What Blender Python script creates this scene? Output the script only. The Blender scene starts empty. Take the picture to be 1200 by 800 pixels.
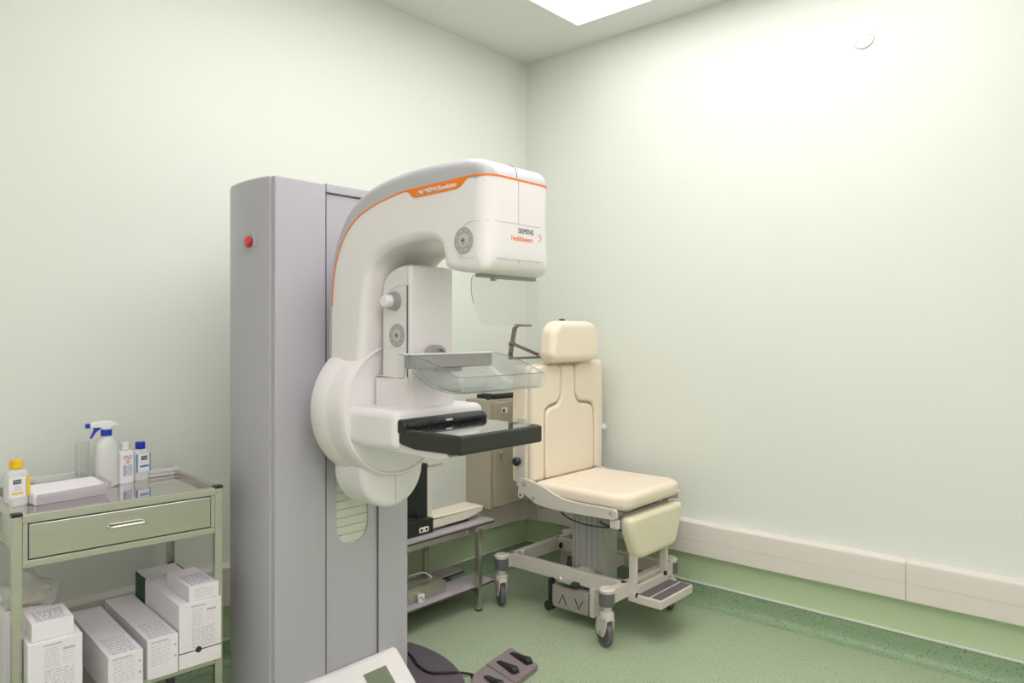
import bpy, bmesh, math, random
from mathutils import Vector, Matrix
random.seed(7)
PI = math.pi
SC = bpy.context.scene
COL = SC.collection

# ---------------------------------------------------------------- camera
cam_d = bpy.data.cameras.new('camera')
cam = bpy.data.objects.new('camera', cam_d)
COL.objects.link(cam)
SC.camera = cam
YAW = 0.722082
cam.location = (-3.3988, -2.8778, 1.3657)
cam.rotation_euler = (PI/2, 0, YAW - PI/2)
cam_d.sensor_fit = 'HORIZONTAL'
cam_d.sensor_width = 36.0
cam_d.lens = 855.2/1200*36.0
cam_d.shift_y = -(400-389.55)/1200.0
cam_d.clip_start = 0.05

# ---------------------------------------------------------------- world, exposure
SC.view_settings.view_transform = 'Standard'
SC.view_settings.look = 'None'
SC.view_settings.exposure = 0.40
SC.view_settings.gamma = 1.0
SC.view_settings.use_curve_mapping = False
w = bpy.data.worlds.new('world'); SC.world = w
w.use_nodes = True
w.node_tree.nodes['Background'].inputs[0].default_value = (0.9, 0.95, 1, 1)
w.node_tree.nodes['Background'].inputs[1].default_value = 0.05

PANEL = 2.6
FILL_PANEL = 6.0         # unseen fill panel added above the camera          # brightness of the added fill panel
PANEL_COL = (1.0, 0.955, 0.985)

# ---------------------------------------------------------------- materials
def mat(name, col, rough=0.5, metal=0.0, emit=None, estr=0.0, trans=0.0, ior=1.45, coat=0.0, alpha=1.0, spec=0.5, var=0.0, vscale=20.0, bump=0.0, bscale=200.0):
    m = bpy.data.materials.new(name); m.use_nodes = True
    nt = m.node_tree; b = nt.nodes['Principled BSDF']
    b.inputs['Base Color'].default_value = (*col, 1)
    b.inputs['Roughness'].default_value = rough
    b.inputs['Metallic'].default_value = metal
    b.inputs['Transmission Weight'].default_value = trans
    b.inputs['IOR'].default_value = ior
    b.inputs['Coat Weight'].default_value = coat
    b.inputs['Specular IOR Level'].default_value = spec
    b.inputs['Alpha'].default_value = alpha
    if emit:
        b.inputs['Emission Color'].default_value = (*emit, 1)
        b.inputs['Emission Strength'].default_value = estr
    if var > 0 or bump > 0:
        tc = nt.nodes.new('ShaderNodeTexCoord')
    if var > 0:
        n = nt.nodes.new('ShaderNodeTexNoise'); n.inputs['Scale'].default_value = vscale
        n.inputs['Detail'].default_value = 4
        nt.links.new(tc.outputs['Object'], n.inputs['Vector'])
        mx = nt.nodes.new('ShaderNodeMix'); mx.data_type = 'RGBA'
        mx.inputs[6].default_value = (*[c*(1-var) for c in col], 1)
        mx.inputs[7].default_value = (*[min(1, c*(1+var)) for c in col], 1)
        nt.links.new(n.outputs['Fac'], mx.inputs[0])
        nt.links.new(mx.outputs[2], b.inputs['Base Color'])
    if bump > 0:
        n2 = nt.nodes.new('ShaderNodeTexNoise'); n2.inputs['Scale'].default_value = bscale
        nt.links.new(tc.outputs['Object'], n2.inputs['Vector'])
        bp = nt.nodes.new('ShaderNodeBump'); bp.inputs['Strength'].default_value = bump
        bp.inputs['Distance'].default_value = 0.002
        nt.links.new(n2.outputs['Fac'], bp.inputs['Height'])
        nt.links.new(bp.outputs['Normal'], b.inputs['Normal'])
    return m

def sheet(name, col, tint=0.10, rough=0.04):
    # thin clear plastic sheet: mostly see-through, with a glossy surface
    m = bpy.data.materials.new(name); m.use_nodes = True
    nt = m.node_tree; nt.nodes.clear()
    out = nt.nodes.new('ShaderNodeOutputMaterial')
    tr = nt.nodes.new('ShaderNodeBsdfTransparent'); tr.inputs[0].default_value = (*[1-(1-c)*0.35 for c in col], 1)
    gl = nt.nodes.new('ShaderNodeBsdfGlossy'); gl.inputs['Roughness'].default_value = rough
    df = nt.nodes.new('ShaderNodeBsdfDiffuse'); df.inputs[0].default_value = (*col, 1)
    lw = nt.nodes.new('ShaderNodeLayerWeight'); lw.inputs['Blend'].default_value = 0.5
    pw = nt.nodes.new('ShaderNodeMath'); pw.operation = 'POWER'; pw.inputs[1].default_value = 5.0
    nt.links.new(lw.outputs['Facing'], pw.inputs[0])
    fr = nt.nodes.new('ShaderNodeMath'); fr.operation = 'MULTIPLY_ADD'; fr.inputs[1].default_value = 0.9; fr.inputs[2].default_value = 0.035
    nt.links.new(pw.outputs[0], fr.inputs[0])
    m1 = nt.nodes.new('ShaderNodeMixShader'); m1.inputs[0].default_value = tint
    nt.links.new(tr.outputs[0], m1.inputs[1]); nt.links.new(df.outputs[0], m1.inputs[2])
    m2 = nt.nodes.new('ShaderNodeMixShader')
    nt.links.new(fr.outputs[0], m2.inputs[0]); nt.links.new(m1.outputs[0], m2.inputs[1]); nt.links.new(gl.outputs[0], m2.inputs[2])
    nt.links.new(m2.outputs[0], out.inputs[0])
    return m

def floor_mat(name='speckled_vinyl', dark=(0.31, 0.39, 0.25, 1), light=(0.43, 0.51, 0.34, 1), specks=((85, 0.20, 0.72, (0.05, 0.12, 0.07, 1)), (170, 0.24, 0.66, (0.13, 0.24, 0.13, 1)), (140, 0.2, 0.85, (0.58, 0.66, 0.48, 1)))):
    m = bpy.data.materials.new(name); m.use_nodes = True
    nt = m.node_tree; b = nt.nodes['Principled BSDF']
    b.inputs['Roughness'].default_value = 0.42
    b.inputs['Specular IOR Level'].default_value = 0.4
    tc = nt.nodes.new('ShaderNodeTexCoord')
    base = nt.nodes.new('ShaderNodeTexNoise'); base.inputs['Scale'].default_value = 130; base.inputs['Detail'].default_value = 3
    nt.links.new(tc.outputs['Object'], base.inputs['Vector'])
    r0 = nt.nodes.new('ShaderNodeValToRGB')
    r0.color_ramp.elements[0].position = 0.3; r0.color_ramp.elements[0].color = dark
    r0.color_ramp.elements[1].position = 0.7; r0.color_ramp.elements[1].color = light
    nt.links.new(base.outputs['Fac'], r0.inputs[0])
    last = r0.outputs[0]
    for sc, thr, keep, colr in specks:
        v = nt.nodes.new('ShaderNodeTexVoronoi'); v.inputs['Scale'].default_value = sc
        nt.links.new(tc.outputs['Object'], v.inputs['Vector'])
        lt = nt.nodes.new('ShaderNodeMath'); lt.operation = 'LESS_THAN'; lt.inputs[1].default_value = thr
        nt.links.new(v.outputs['Distance'], lt.inputs[0])
        sp = nt.nodes.new('ShaderNodeSeparateColor'); nt.links.new(v.outputs['Color'], sp.inputs[0])
        gt = nt.nodes.new('ShaderNodeMath'); gt.operation = 'GREATER_THAN'; gt.inputs[1].default_value = keep
        nt.links.new(sp.outputs[0], gt.inputs[0])
        mu = nt.nodes.new('ShaderNodeMath'); mu.operation = 'MULTIPLY'
        nt.links.new(lt.outputs[0], mu.inputs[0]); nt.links.new(gt.outputs[0], mu.inputs[1])
        mx = nt.nodes.new('ShaderNodeMix'); mx.data_type = 'RGBA'
        nt.links.new(mu.outputs[0], mx.inputs[0]); nt.links.new(last, mx.inputs[6]); mx.inputs[7].default_value = colr
        last = mx.outputs[2]
    nt.links.new(last, b.inputs['Base Color'])
    return m

M = {}
M['wall'] = mat('green_wall_paint', (0.755, 0.79, 0.71), 0.55, var=0.012, vscale=3, bump=0.05, bscale=300)
M['backwall'] = mat('white_wall_paint', (0.87, 0.86, 0.84), 0.6, var=0.01, vscale=3)
M['ceiling'] = mat('ceiling_paint', (0.84, 0.83, 0.80), 0.8, var=0.01, vscale=3)
M['floor'] = floor_mat()
M['cove'] = floor_mat('shaded_vinyl', (0.23, 0.34, 0.20, 1), (0.33, 0.44, 0.28, 1), ((90, 0.24, 0.70, (0.03, 0.08, 0.04, 1)), (160, 0.26, 0.62, (0.10, 0.20, 0.11, 1))))  # floor vinyl again, with the cove's shade put into darker colours and specks
M['lowwall'] = mat('green_lower_wall', (0.56, 0.68, 0.43), 0.5, var=0.015, vscale=4)
M['trunk'] = mat('cream_trunking', (0.76, 0.71, 0.65), 0.45, var=0.015)
M['bead'] = mat('pale_bead', (0.80, 0.80, 0.78), 0.4, var=0.01)
M['panel'] = mat('luminous_panel', (1, 1, 1), 0.5, emit=PANEL_COL, estr=PANEL)
M['fill_panel'] = mat('fill_panel_rear', (1, 1, 1), 0.5, emit=PANEL_COL, estr=FILL_PANEL)
M['white'] = mat('white_enamel', (0.88, 0.84, 0.83), 0.32, coat=0.25, var=0.006, vscale=2)
M['white2'] = mat('white_panel_enamel', (0.86, 0.82, 0.81), 0.35, coat=0.2, var=0.006, vscale=2)
M['grey'] = mat('grey_shell', (0.52, 0.515, 0.54), 0.38, coat=0.15, var=0.01, vscale=3)
M['stand'] = mat('stand_grey', (0.49, 0.475, 0.51), 0.36, coat=0.2, var=0.012, vscale=3)
M['seam'] = mat('dark_seam', (0.16, 0.16, 0.18), 0.6, var=0.02)
M['paleseam'] = mat('pale_seam', (0.60, 0.57, 0.53), 0.6, var=0.02)
M['shutter'] = mat('pale_shutter', (0.66, 0.69, 0.58), 0.5, var=0.01)
M['orange'] = mat('orange_paint', (0.95, 0.24, 0.015), 0.4, var=0.01)
M['orange_pale'] = mat('pale_orange_paint', (0.85, 0.45, 0.25), 0.4, var=0.01)
M['black'] = mat('black_plastic', (0.022, 0.024, 0.022), 0.38, var=0.1)
M['carbon'] = mat('black_carbon', (0.030, 0.033, 0.027), 0.33, var=0.15, vscale=300)
M['glossblack'] = mat('glossy_black_plate', (0.018, 0.020, 0.018), 0.06, coat=1.0, var=0.1)
M['rubber'] = mat('dark_rubber', (0.07, 0.07, 0.08), 0.6, var=0.1)
M['base'] = mat('dark_base_plate', (0.115, 0.095, 0.11), 0.5, var=0.05)
M['dial'] = mat('grey_dial', (0.42, 0.42, 0.39), 0.4, var=0.05)
M['dialwhite'] = mat('dial_centre', (0.60, 0.59, 0.57), 0.4, var=0.01)
M['knob'] = mat('grey_knob', (0.42, 0.40, 0.42), 0.3, metal=0.4, var=0.02)
M['red'] = mat('red_button', (0.62, 0.015, 0.015), 0.3, coat=0.4, var=0.02)
M['clear'] = sheet('clear_plastic', (0.82, 0.84, 0.84), 0.09)
M['clear2'] = sheet('clear_thin_plastic', (0.86, 0.87, 0.85), 0.08)
M['bagfilm'] = sheet('bag_film', (0.85, 0.84, 0.80), 0.35)
M['clearedge'] = sheet('clear_plastic_edge', (0.30, 0.34, 0.36), 0.55)
M['bargrey'] = mat('brushed_grey_bar', (0.42, 0.40, 0.39), 0.35, metal=0.5, var=0.03)
M['cream'] = mat('cream_vinyl', (0.84, 0.74, 0.59), 0.42, var=0.015, vscale=5, bump=0.08, bscale=500)
M['creamdark'] = mat('cream_vinyl_leg', (0.80, 0.74, 0.54), 0.42, var=0.015, vscale=5, bump=0.08, bscale=500)
M['frame'] = mat('cream_steel', (0.66, 0.61, 0.54), 0.35, coat=0.2, var=0.01)
M['alu'] = mat('brushed_aluminium', (0.62, 0.62, 0.61), 0.42, metal=0.6, var=0.03)
M['grip'] = mat('ribbed_grip', (0.13, 0.11, 0.12), 0.7, var=0.1)
M['wheel'] = mat('grey_wheel', (0.13, 0.12, 0.135), 0.5, var=0.05)
M['sleeve'] = mat('grey_sleeve', (0.14, 0.135, 0.145), 0.5, var=0.05)
M['boxgrey'] = mat('grey_control_box', (0.34, 0.32, 0.28), 0.45, var=0.03)
M['steel'] = mat('stainless_steel', (0.62, 0.60, 0.56), 0.16, metal=1.0, var=0.02)
M['steel2'] = mat('stainless_tube', (0.60, 0.58, 0.52), 0.26, metal=0.9, var=0.02)
M['steeltop'] = mat('polished_steel_top', (0.66, 0.63, 0.62), 0.07, metal=1.0, var=0.01)
M['cabinet'] = mat('beige_cabinet', (0.48, 0.43, 0.33), 0.45, var=0.02)
M['laminate'] = mat('pale_laminate', (0.46, 0.43, 0.45), 0.35, var=0.03)
M['lamedge'] = mat('dark_laminate_edge', (0.07, 0.05, 0.05), 0.5, var=0.1)
M['creamplate'] = mat('cream_moulding', (0.80, 0.74, 0.62), 0.35, var=0.01)
M['bronze'] = mat('bronze_bracket', (0.20, 0.165, 0.14), 0.35, metal=0.5, var=0.03)
M['card'] = mat('white_cardboard', (0.86, 0.82, 0.85), 0.6, var=0.02, vscale=10)
M['print'] = mat('grey_print', (0.50, 0.48, 0.51), 0.7, var=0.05)
M['printlight'] = mat('faint_print', (0.52, 0.50, 0.53), 0.7, var=0.25, vscale=120)
M['darkgreen'] = mat('dark_green_card', (0.02, 0.07, 0.035), 0.5, var=0.1)
M['blue'] = mat('blue_cap', (0.01, 0.04, 0.42), 0.35, var=0.02)
M['yellow'] = mat('yellow_cap', (0.88, 0.55, 0.01), 0.35, var=0.02)
M['bottle'] = mat('translucent_bottle', (0.82, 0.83, 0.79), 0.25, trans=0.20, var=0.01)
M['bottlewhite'] = mat('white_bottle', (0.82, 0.82, 0.82), 0.3, var=0.01)
M['label'] = mat('white_label', (0.85, 0.85, 0.84), 0.5, var=0.01)
M['logotext'] = mat('dark_label_logo', (0.06, 0.06, 0.07), 0.5, var=0.05)
M['violet'] = mat('violet_print', (0.38, 0.36, 0.60), 0.6, var=0.05)
M['pink'] = mat('pink_print', (0.85, 0.42, 0.42), 0.6, var=0.05)
M['bluetext'] = mat('blue_print', (0.02, 0.20, 0.50), 0.5, var=0.05)
M['yellowlabel'] = mat('yellow_label', (0.80, 0.62, 0.05), 0.5, var=0.05)
M['tissue'] = mat('white_paper_pack', (0.86, 0.83, 0.85), 0.6, var=0.01)
M['petrol'] = mat('petrol_lettering', (0.06, 0.12, 0.17), 0.5, var=0.05)
M['salmon'] = mat('orange_lettering', (0.90, 0.22, 0.08), 0.5, var=0.02)
M['screen'] = mat('grey_green_screen', (0.40, 0.44, 0.31), 0.2, var=0.03)
M['pedal'] = mat('grey_pedal_plate', (0.25, 0.205, 0.21), 0.5, var=0.03)
M['glove'] = mat('cream_bag_filling', (0.72, 0.66, 0.55), 0.6, var=0.05)
M['bluelock'] = mat('blue_lock', (0.03, 0.06, 0.25), 0.4, var=0.05)

# ---------------------------------------------------------------- helpers
def tag(o, label=None, cat=None, group=None, kind=None):
    if label: o['label'] = label
    if cat: o['category'] = cat
    if group: o['group'] = group
    if kind: o['kind'] = kind
    return o

def thing(name, loc, label, cat, group=None, rz=0.0):
    o = bpy.data.objects.new(name, None); COL.objects.link(o)
    o.location = loc; o.rotation_euler = (0, 0, rz)
    o.empty_display_size = 0.05
    return tag(o, label, cat, group)

def finish(name, bm, m, parent=None, world=True, smooth=35, label=None):
    """one mesh object; vertices are given in the parent's frame unless world is True."""
    bmesh.ops.recalc_face_normals(bm, faces=bm.faces)
    me = bpy.data.meshes.new(name)
    bm.to_mesh(me); bm.free()
    ms = m if isinstance(m, (list, tuple)) else [m]
    for x in ms: me.materials.append(x)
    if smooth:
        for p in me.polygons: p.use_smooth = True
        me.set_sharp_from_angle(angle=math.radians(smooth))
    o = bpy.data.objects.new(name, me); COL.objects.link(o)
    if smooth:
        wn = o.modifiers.new('weighted_normal', 'WEIGHTED_NORMAL'); wn.keep_sharp = True; wn.weight = 50
    if parent is not None:
        o.parent = parent
        if world: me.transform(mw(parent).inverted())
    if label: o['label'] = label
    return o

def mw(o):
    T = Matrix.Translation(o.location) @ o.rotation_euler.to_matrix().to_4x4()
    return (mw(o.parent) @ T) if o.parent else T

def bx(bm, lo, hi, bev=0.0, seg=2, mi=0):
    lo = Vector(lo); hi = Vector(hi)
    t = bmesh.new()
    bmesh.ops.create_cube(t, size=1)
    for v in t.verts:
        v.co = Vector((lo[i] + (v.co[i]+0.5)*(hi[i]-lo[i]) for i in range(3)))
    if bev > 0:
        bmesh.ops.bevel(t, geom=list(t.edges), offset=bev, segments=seg, affect='EDGES', profile=0.5)
    merge(bm, t, mi)

def merge(bm, t, mi=0, mtx=None):
    vm = {}
    for v in t.verts:
        vm[v] = bm.verts.new(mtx @ v.co if mtx else v.co)
    for f in t.faces:
        try:
            nf = bm.faces.new([vm[v] for v in f.verts]); nf.material_index = mi
        except ValueError: pass
    t.free()

def BX(lo, hi, bev=0.0, seg=2):
    bm = bmesh.new(); bx(bm, lo, hi, bev, seg); return bm

def lathe(bm, c, axis, prof, n=32, mi=0, squash=None):
    """prof: list of (radius, height along axis)"""
    c = Vector(c); ax = Vector(axis).normalized()
    u = ax.orthogonal().normalized() if abs(ax.z) < 0.9 else Vector((1, 0, 0))
    v = ax.cross(u)
    rings = []
    for r, h in prof:
        if r < 1e-6: rings.append([bm.verts.new(c + ax*h)]); continue
        ring = []
        for k in range(n):
            a = 2*PI*k/n
            uu, vv = r*math.cos(a), r*math.sin(a)
            if squash: uu, vv = squash(uu, vv, h)
            ring.append(bm.verts.new(c + ax*h + u*uu + v*vv))
        rings.append(ring)
    for A, B in zip(rings, rings[1:]):
        for k in range(n):
            k2 = (k+1) % n
            a = [A[k % len(A)], A[k2 % len(A)]] if len(A) > 1 else [A[0]]
            b = [B[k2], B[k]] if len(B) > 1 else [B[0]]
            f = bm.faces.new(a+b); f.material_index = mi
    for R, flip in ((rings[0], True), (rings[-1], False)):
        if len(R) > 1:
            f = bm.faces.new(R[::-1] if flip else R); f.material_index = mi

def LA(c, axis, prof, n=32, squash=None):
    bm = bmesh.new(); lathe(bm, c, axis, prof, n, 0, squash); return bm

def cyl(bm, p0, p1, r, n=20, bev=0.0, mi=0):
    p0 = Vector(p0); p1 = Vector(p1); L = (p1-p0).length
    pr = [(r, 0), (r, L)] if bev == 0 else [(r-bev, 0), (r-bev*0.3, bev*0.3), (r, bev), (r, L-bev), (r-bev*0.3, L-bev*0.3), (r-bev, L)]
    lathe(bm, p0, p1-p0, pr, n, mi)

def CY(p0, p1, r, n=20, bev=0.0):
    bm = bmesh.new(); cyl(bm, p0, p1, r, n, bev); return bm

def cr(pts, per=6, closed=False):
    """Catmull-Rom through pts"""
    P = [Vector(p) for p in pts]; out = []
    n = len(P)
    for i in range(n if closed else n-1):
        p0 = P[(i-1) % n] if (closed or i > 0) else P[0]
        p1 = P[i]; p2 = P[(i+1) % n]
        p3 = P[(i+2) % n] if (closed or i+2 < n) else P[-1]
        for k in range(per):
            t = k/per
            out.append(0.5*((2*p1) + (p2-p0)*t + (2*p0-5*p1+4*p2-p3)*t*t + (3*p1-p0-3*p2+p3)*t*t*t))
    if not closed: out.append(P[-1])
    return out

def tube(bm, path, r, n=10, mi=0):
    P = [Vector(p) for p in path]
    rings = []
    prev = None
    for i, p in enumerate(P):
        t = (P[min(i+1, len(P)-1)] - P[max(i-1, 0)]).normalized()
        if prev is None:
            u = t.orthogonal().normalized()
        else:
            u = (prev - t*prev.dot(t)).normalized()
        prev = u; v = t.cross(u)
        rings.append([bm.verts.new(p + (u*math.cos(2*PI*k/n) + v*math.sin(2*PI*k/n))*r) for k in range(n)])
    for A, B in zip(rings, rings[1:]):
        for k in range(n):
            f = bm.faces.new([A[k], A[(k+1) % n], B[(k+1) % n], B[k]]); f.material_index = mi
    bm.faces.new(rings[0][::-1]); bm.faces.new(rings[-1])

def TU(path, r, n=10):
    bm = bmesh.new(); tube(bm, path, r, n); return bm

def flatbar(bm, pts, w, t, plane='xz', y=0.0):
    """flat bar bent along pts"""
    for a, b in zip(pts, pts[1:]):
        a = Vector(a); b = Vector(b); d = (b-a).normalized()
        n = Vector((-d[1], d[0]))
        quad = [a - d*t/2 + n*t/2, b + d*t/2 + n*t/2, b + d*t/2 - n*t/2, a - d*t/2 - n*t/2]
        lo = [bm.verts.new((q[0], y-w/2, q[1])) for q in quad]; hi = [bm.verts.new((q[0], y+w/2, q[1])) for q in quad]
        bm.faces.new(lo); bm.faces.new(hi[::-1])
        for k in range(4): bm.faces.new([lo[k], lo[(k+1) % 4], hi[(k+1) % 4], hi[k]])

MAPS = {'x': lambda a, b, c: Vector((c, a, b)),      # profile (y,z), extruded along x
        'y': lambda a, b, c: Vector((a, c, b)),      # profile (x,z), extruded along y
        'z': lambda a, b, c: Vector((a, b, c))}      # profile (x,y), extruded along z

def inward(P):
    n = len(P); area = sum(P[i][0]*P[(i+1) % n][1] - P[(i+1) % n][0]*P[i][1] for i in range(n))
    s = 1 if area > 0 else -1
    out = []
    for i in range(n):
        a = (Vector(P[i]) - Vector(P[i-1])); b = (Vector(P[(i+1) % n]) - Vector(P[i]))
        if a.length < 1e-9: a = b
        if b.length < 1e-9: b = a
        na = Vector((-a[1], a[0])).normalized()*s; nb = Vector((-b[1], b[0])).normalized()*s
        m = (na+nb)
        if m.length < 1e-6: m = na
        m.normalize()
        k = max(0.5, m.dot(na))
        out.append(m/k)
    return out

from mathutils.geometry import tessellate_polygon
def caps(bm, loops, mi=0):
    for loop, flip in loops:
        # drop repeated points before filling
        keep = [v for k, v in enumerate(loop) if (v.co - loop[k-1].co).length > 1e-6]
        tris = tessellate_polygon([[v.co for v in keep]])
        for t in tris:
            vs = [keep[i] for i in t]
            if (vs[1].co-vs[0].co).cross(vs[2].co-vs[0].co).length < 1e-10: continue
            try: f = bm.faces.new(vs)
            except ValueError: continue
            f.material_index = mi
    bmesh.ops.remove_doubles(bm, verts=bm.verts, dist=1e-6)

def rex(bm, P, lo, hi, R, axis='x', offs=None, sides=(1, 1), seg=5, mi=0):
    """extrude a closed profile with rounded edges.  R: radius or list of radii; offs: list of inward unit offsets"""
    n = len(P); P = [Vector(p[:2]) for p in P]
    if not isinstance(R, (list, tuple)): R = [R]*n
    N = offs or inward(P)
    mp = MAPS[axis]
    layers = []
    for j in range(seg+1):
        th = j/seg*PI/2
        if sides[0] or j == seg:
            layers.append([mp(*(P[i] + N[i]*R[i]*(1-math.sin(th))*(1 if sides[0] else 0)), lo + (max(R) and R[i]*(1-math.cos(th)))*(1 if sides[0] else 0)) for i in range(n)])
    for j in range(seg, -1, -1):
        th = j/seg*PI/2
        if sides[1] or j == seg:
            layers.append([mp(*(P[i] + N[i]*R[i]*(1-math.sin(th))*(1 if sides[1] else 0)), hi - R[i]*(1-math.cos(th))*(1 if sides[1] else 0)) for i in range(n)])
    V = [[bm.verts.new(q) for q in L] for L in layers]
    for A, B in zip(V, V[1:]):
        for k in range(n):
            f = bm.faces.new([A[k], A[(k+1) % n], B[(k+1) % n], B[k]]); f.material_index = mi
    caps(bm, [(V[0], True), (V[-1], False)], mi)

def REX(P, lo, hi, R, axis='x', **k):
    bm = bmesh.new(); rex(bm, P, lo, hi, R, axis, **k); return bm

def rrect(x0, x1, z0, z1, r, n=5):
    rr = r if isinstance(r, (list, tuple)) else [r]*4   # order: (x0,z0) (x1,z0) (x1,z1) (x0,z1)
    out = []
    for (cx, cz, a0), q in zip(((x0, z0, PI), (x1, z0, 1.5*PI), (x1, z1, 0), (x0, z1, 0.5*PI)), rr):
        sx = 1 if cx == x0 else -1; sz = 1 if cz == z0 else -1
        if q <= 1e-6: out.append((cx, cz)); continue
        for k in range(n+1):
            a = a0 + k/n*PI/2
            out.append((cx + sx*q + q*math.cos(a), cz + sz*q + q*math.sin(a)))
    return out

def roundpoly(pts, r, n=5):
    out = []; m = len(pts)
    rr = r if isinstance(r, (list, tuple)) else [r]*m
    for i in range(m):
        p = Vector(pts[i]); a = Vector(pts[i-1]) - p; b = Vector(pts[(i+1) % m]) - p
        q = min(rr[i], a.length*0.48, b.length*0.48)
        if q < 1e-6: out.append(tuple(p)); continue
        A = p + a.normalized()*q; B = p + b.normalized()*q
        for k in range(n+1):
            t = k/n
            out.append(tuple(A*(1-t)**2 + p*2*t*(1-t) + B*t*t))
    return out

def text_mesh(s, size, m, origin, right, up, name, parent, shear=0.0, depth=0.0006, align='LEFT', xs=1.0, label=None, bold=0.0):
    cu = bpy.data.curves.new('t', 'FONT'); cu.body = s; cu.size = size; cu.shear = shear
    cu.extrude = depth; cu.align_x = align; cu.offset = bold
    to = bpy.data.objects.new('t', cu); COL.objects.link(to)
    dg = bpy.context.evaluated_depsgraph_get(); dg.update()
    me = bpy.data.meshes.new_from_object(to.evaluated_get(dg))
    COL.objects.unlink(to); bpy.data.objects.remove(to)
    R = Vector(right).normalized(); U = Vector(up).normalized(); Nn = R.cross(U)
    mt = Matrix(((R.x*xs, U.x, Nn.x, origin[0]), (R.y*xs, U.y, Nn.y, origin[1]), (R.z*xs, U.z, Nn.z, origin[2]), (0, 0, 0, 1)))
    me.transform(mt)
    me.materials.clear(); me.materials.append(m)
    o = bpy.data.objects.new(name, me); COL.objects.link(o)
    if parent is not None:
        o.parent = parent; me.transform(mw(parent).inverted())
    if label: o['label'] = label
    return o

def struct(name, bm, m, smooth=35):
    o = finish(name, bm, m, smooth=smooth); o['kind'] = 'structure'; return o

# ================================================================ THE ROOM
X0, Y0, H = -4.6, -4.4, 3.0
T = 0.12
struct('floor', BX((X0-T, Y0-T, -0.1), (T, T, 0)), M['floor'], smooth=0)
struct('wall_right', BX((0, Y0-T, -0.1), (T, T, H+0.5)), M['wall'], smooth=0)
struct('wall_left', BX((X0-T, 0, -0.1), (0, T, H+0.5)), M['wall'], smooth=0)
struct('wall_back', BX((X0-T, Y0-T, -0.1), (0, Y0, H+0.5)), M['backwall'], smooth=0)
struct('wall_near', BX((X0-T, Y0, -0.1), (X0, 0, H+0.5)), M['backwall'], smooth=0)
# ceiling with a square recess whose top is a luminous panel
RX0, RX1, RY0, RY1, RH = -2.45, -0.25, -2.55, -0.571, 0.15
bm = bmesh.new()
bx(bm, (X0, Y0, H), (RX0, 0, H+0.06)); bx(bm, (RX1, Y0, H), (0, 0, H+0.06))
bx(bm, (RX0, Y0, H), (RX1, RY0, H+0.06)); bx(bm, (RX0, RY1, H), (RX1, 0, H+0.06))
struct('ceiling', bm, M['ceiling'], smooth=0)
bm = bmesh.new()
e = 0.03
bx(bm, (RX0-e, RY0-e, H+0.06), (RX0, RY1+e, H+RH)); bx(bm, (RX1, RY0-e, H+0.06), (RX1+e, RY1+e, H+RH))
bx(bm, (RX0, RY0-e, H+0.06), (RX1, RY0, H+RH)); bx(bm, (RX0, RY1, H+0.06), (RX1, RY1+e, H+RH))
struct('trim_1', bm, M['ceiling'], smooth=0)
lp = finish('ceiling_light', BX((RX0, RY0, H+RH-0.03), (RX1, RY1, H+RH)), M['panel'], smooth=0)
tag(lp, 'large bright luminous panel set in the ceiling recess above the room', 'ceiling light')

fill_lp = thing('ceiling_light', (-3.5, -3.58, H), 'added fill light panel under the ceiling above the camera, out of view', 'ceiling light')  # added fill light, out of view; brightens the sides facing the camera
finish('fill_diffuser', BX((-4.40, -4.15, H-0.012), (-2.60, -3.00, H-0.002)), M['fill_panel'], fill_lp, smooth=0)
bm = bmesh.new()
for lo, hi in (((-4.43, -4.18), (-4.40, -2.97)), ((-2.60, -4.18), (-2.57, -2.97)), ((-4.40, -4.18), (-2.60, -4.15)), ((-4.40, -3.00), (-2.60, -2.97))):
    bx(bm, (lo[0], lo[1], H-0.02), (hi[0], hi[1], H-0.001))
finish('frame', bm, M['bead'], fill_lp, smooth=0)  # frame of the added fill panel, out of view

# floor covering coved up the walls
def cove(a0, a1, wall):
    prof = [(0.055, 0.0006), (0.030, 0.004), (0.014, 0.013), (0.0055, 0.028), (0.004, 0.05), (0.004, 0.098), (0.0, 0.098), (0.0, 0.0)]
    bm = bmesh.new(); rows = []
    for s in (a0, a1):
        row = []
        for d, z in prof:
            if wall == 'right': row.append(bm.verts.new((-d, s, z)))
            else: row.append(bm.verts.new((s, -d, z)))
        rows.append(row)
    for k in range(len(prof)):
        k2 = (k+1) % len(prof)
        bm.faces.new([rows[0][k], rows[0][k2], rows[1][k2], rows[1][k]])
    return bm
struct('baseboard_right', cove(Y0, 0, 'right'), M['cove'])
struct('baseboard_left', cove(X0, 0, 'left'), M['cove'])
bm = bmesh.new(); bx(bm, (-0.009, Y0, 0.098), (0, 0, 0.107), 0.002)
struct('trim_2', bm, M['bead'])
bm = bmesh.new(); bx(bm, (X0, -0.009, 0.098), (0, 0, 0.107), 0.002)
struct('trim_3', bm, M['bead'])

struct('trim_7', BX((-0.003, Y0, 0.105), (0, 0, 0.256)), M['lowwall'], smooth=0)
struct('trim_8', BX((X0, -0.003, 0.105), (0, 0, 0.256)), M['lowwall'], smooth=0)
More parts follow.
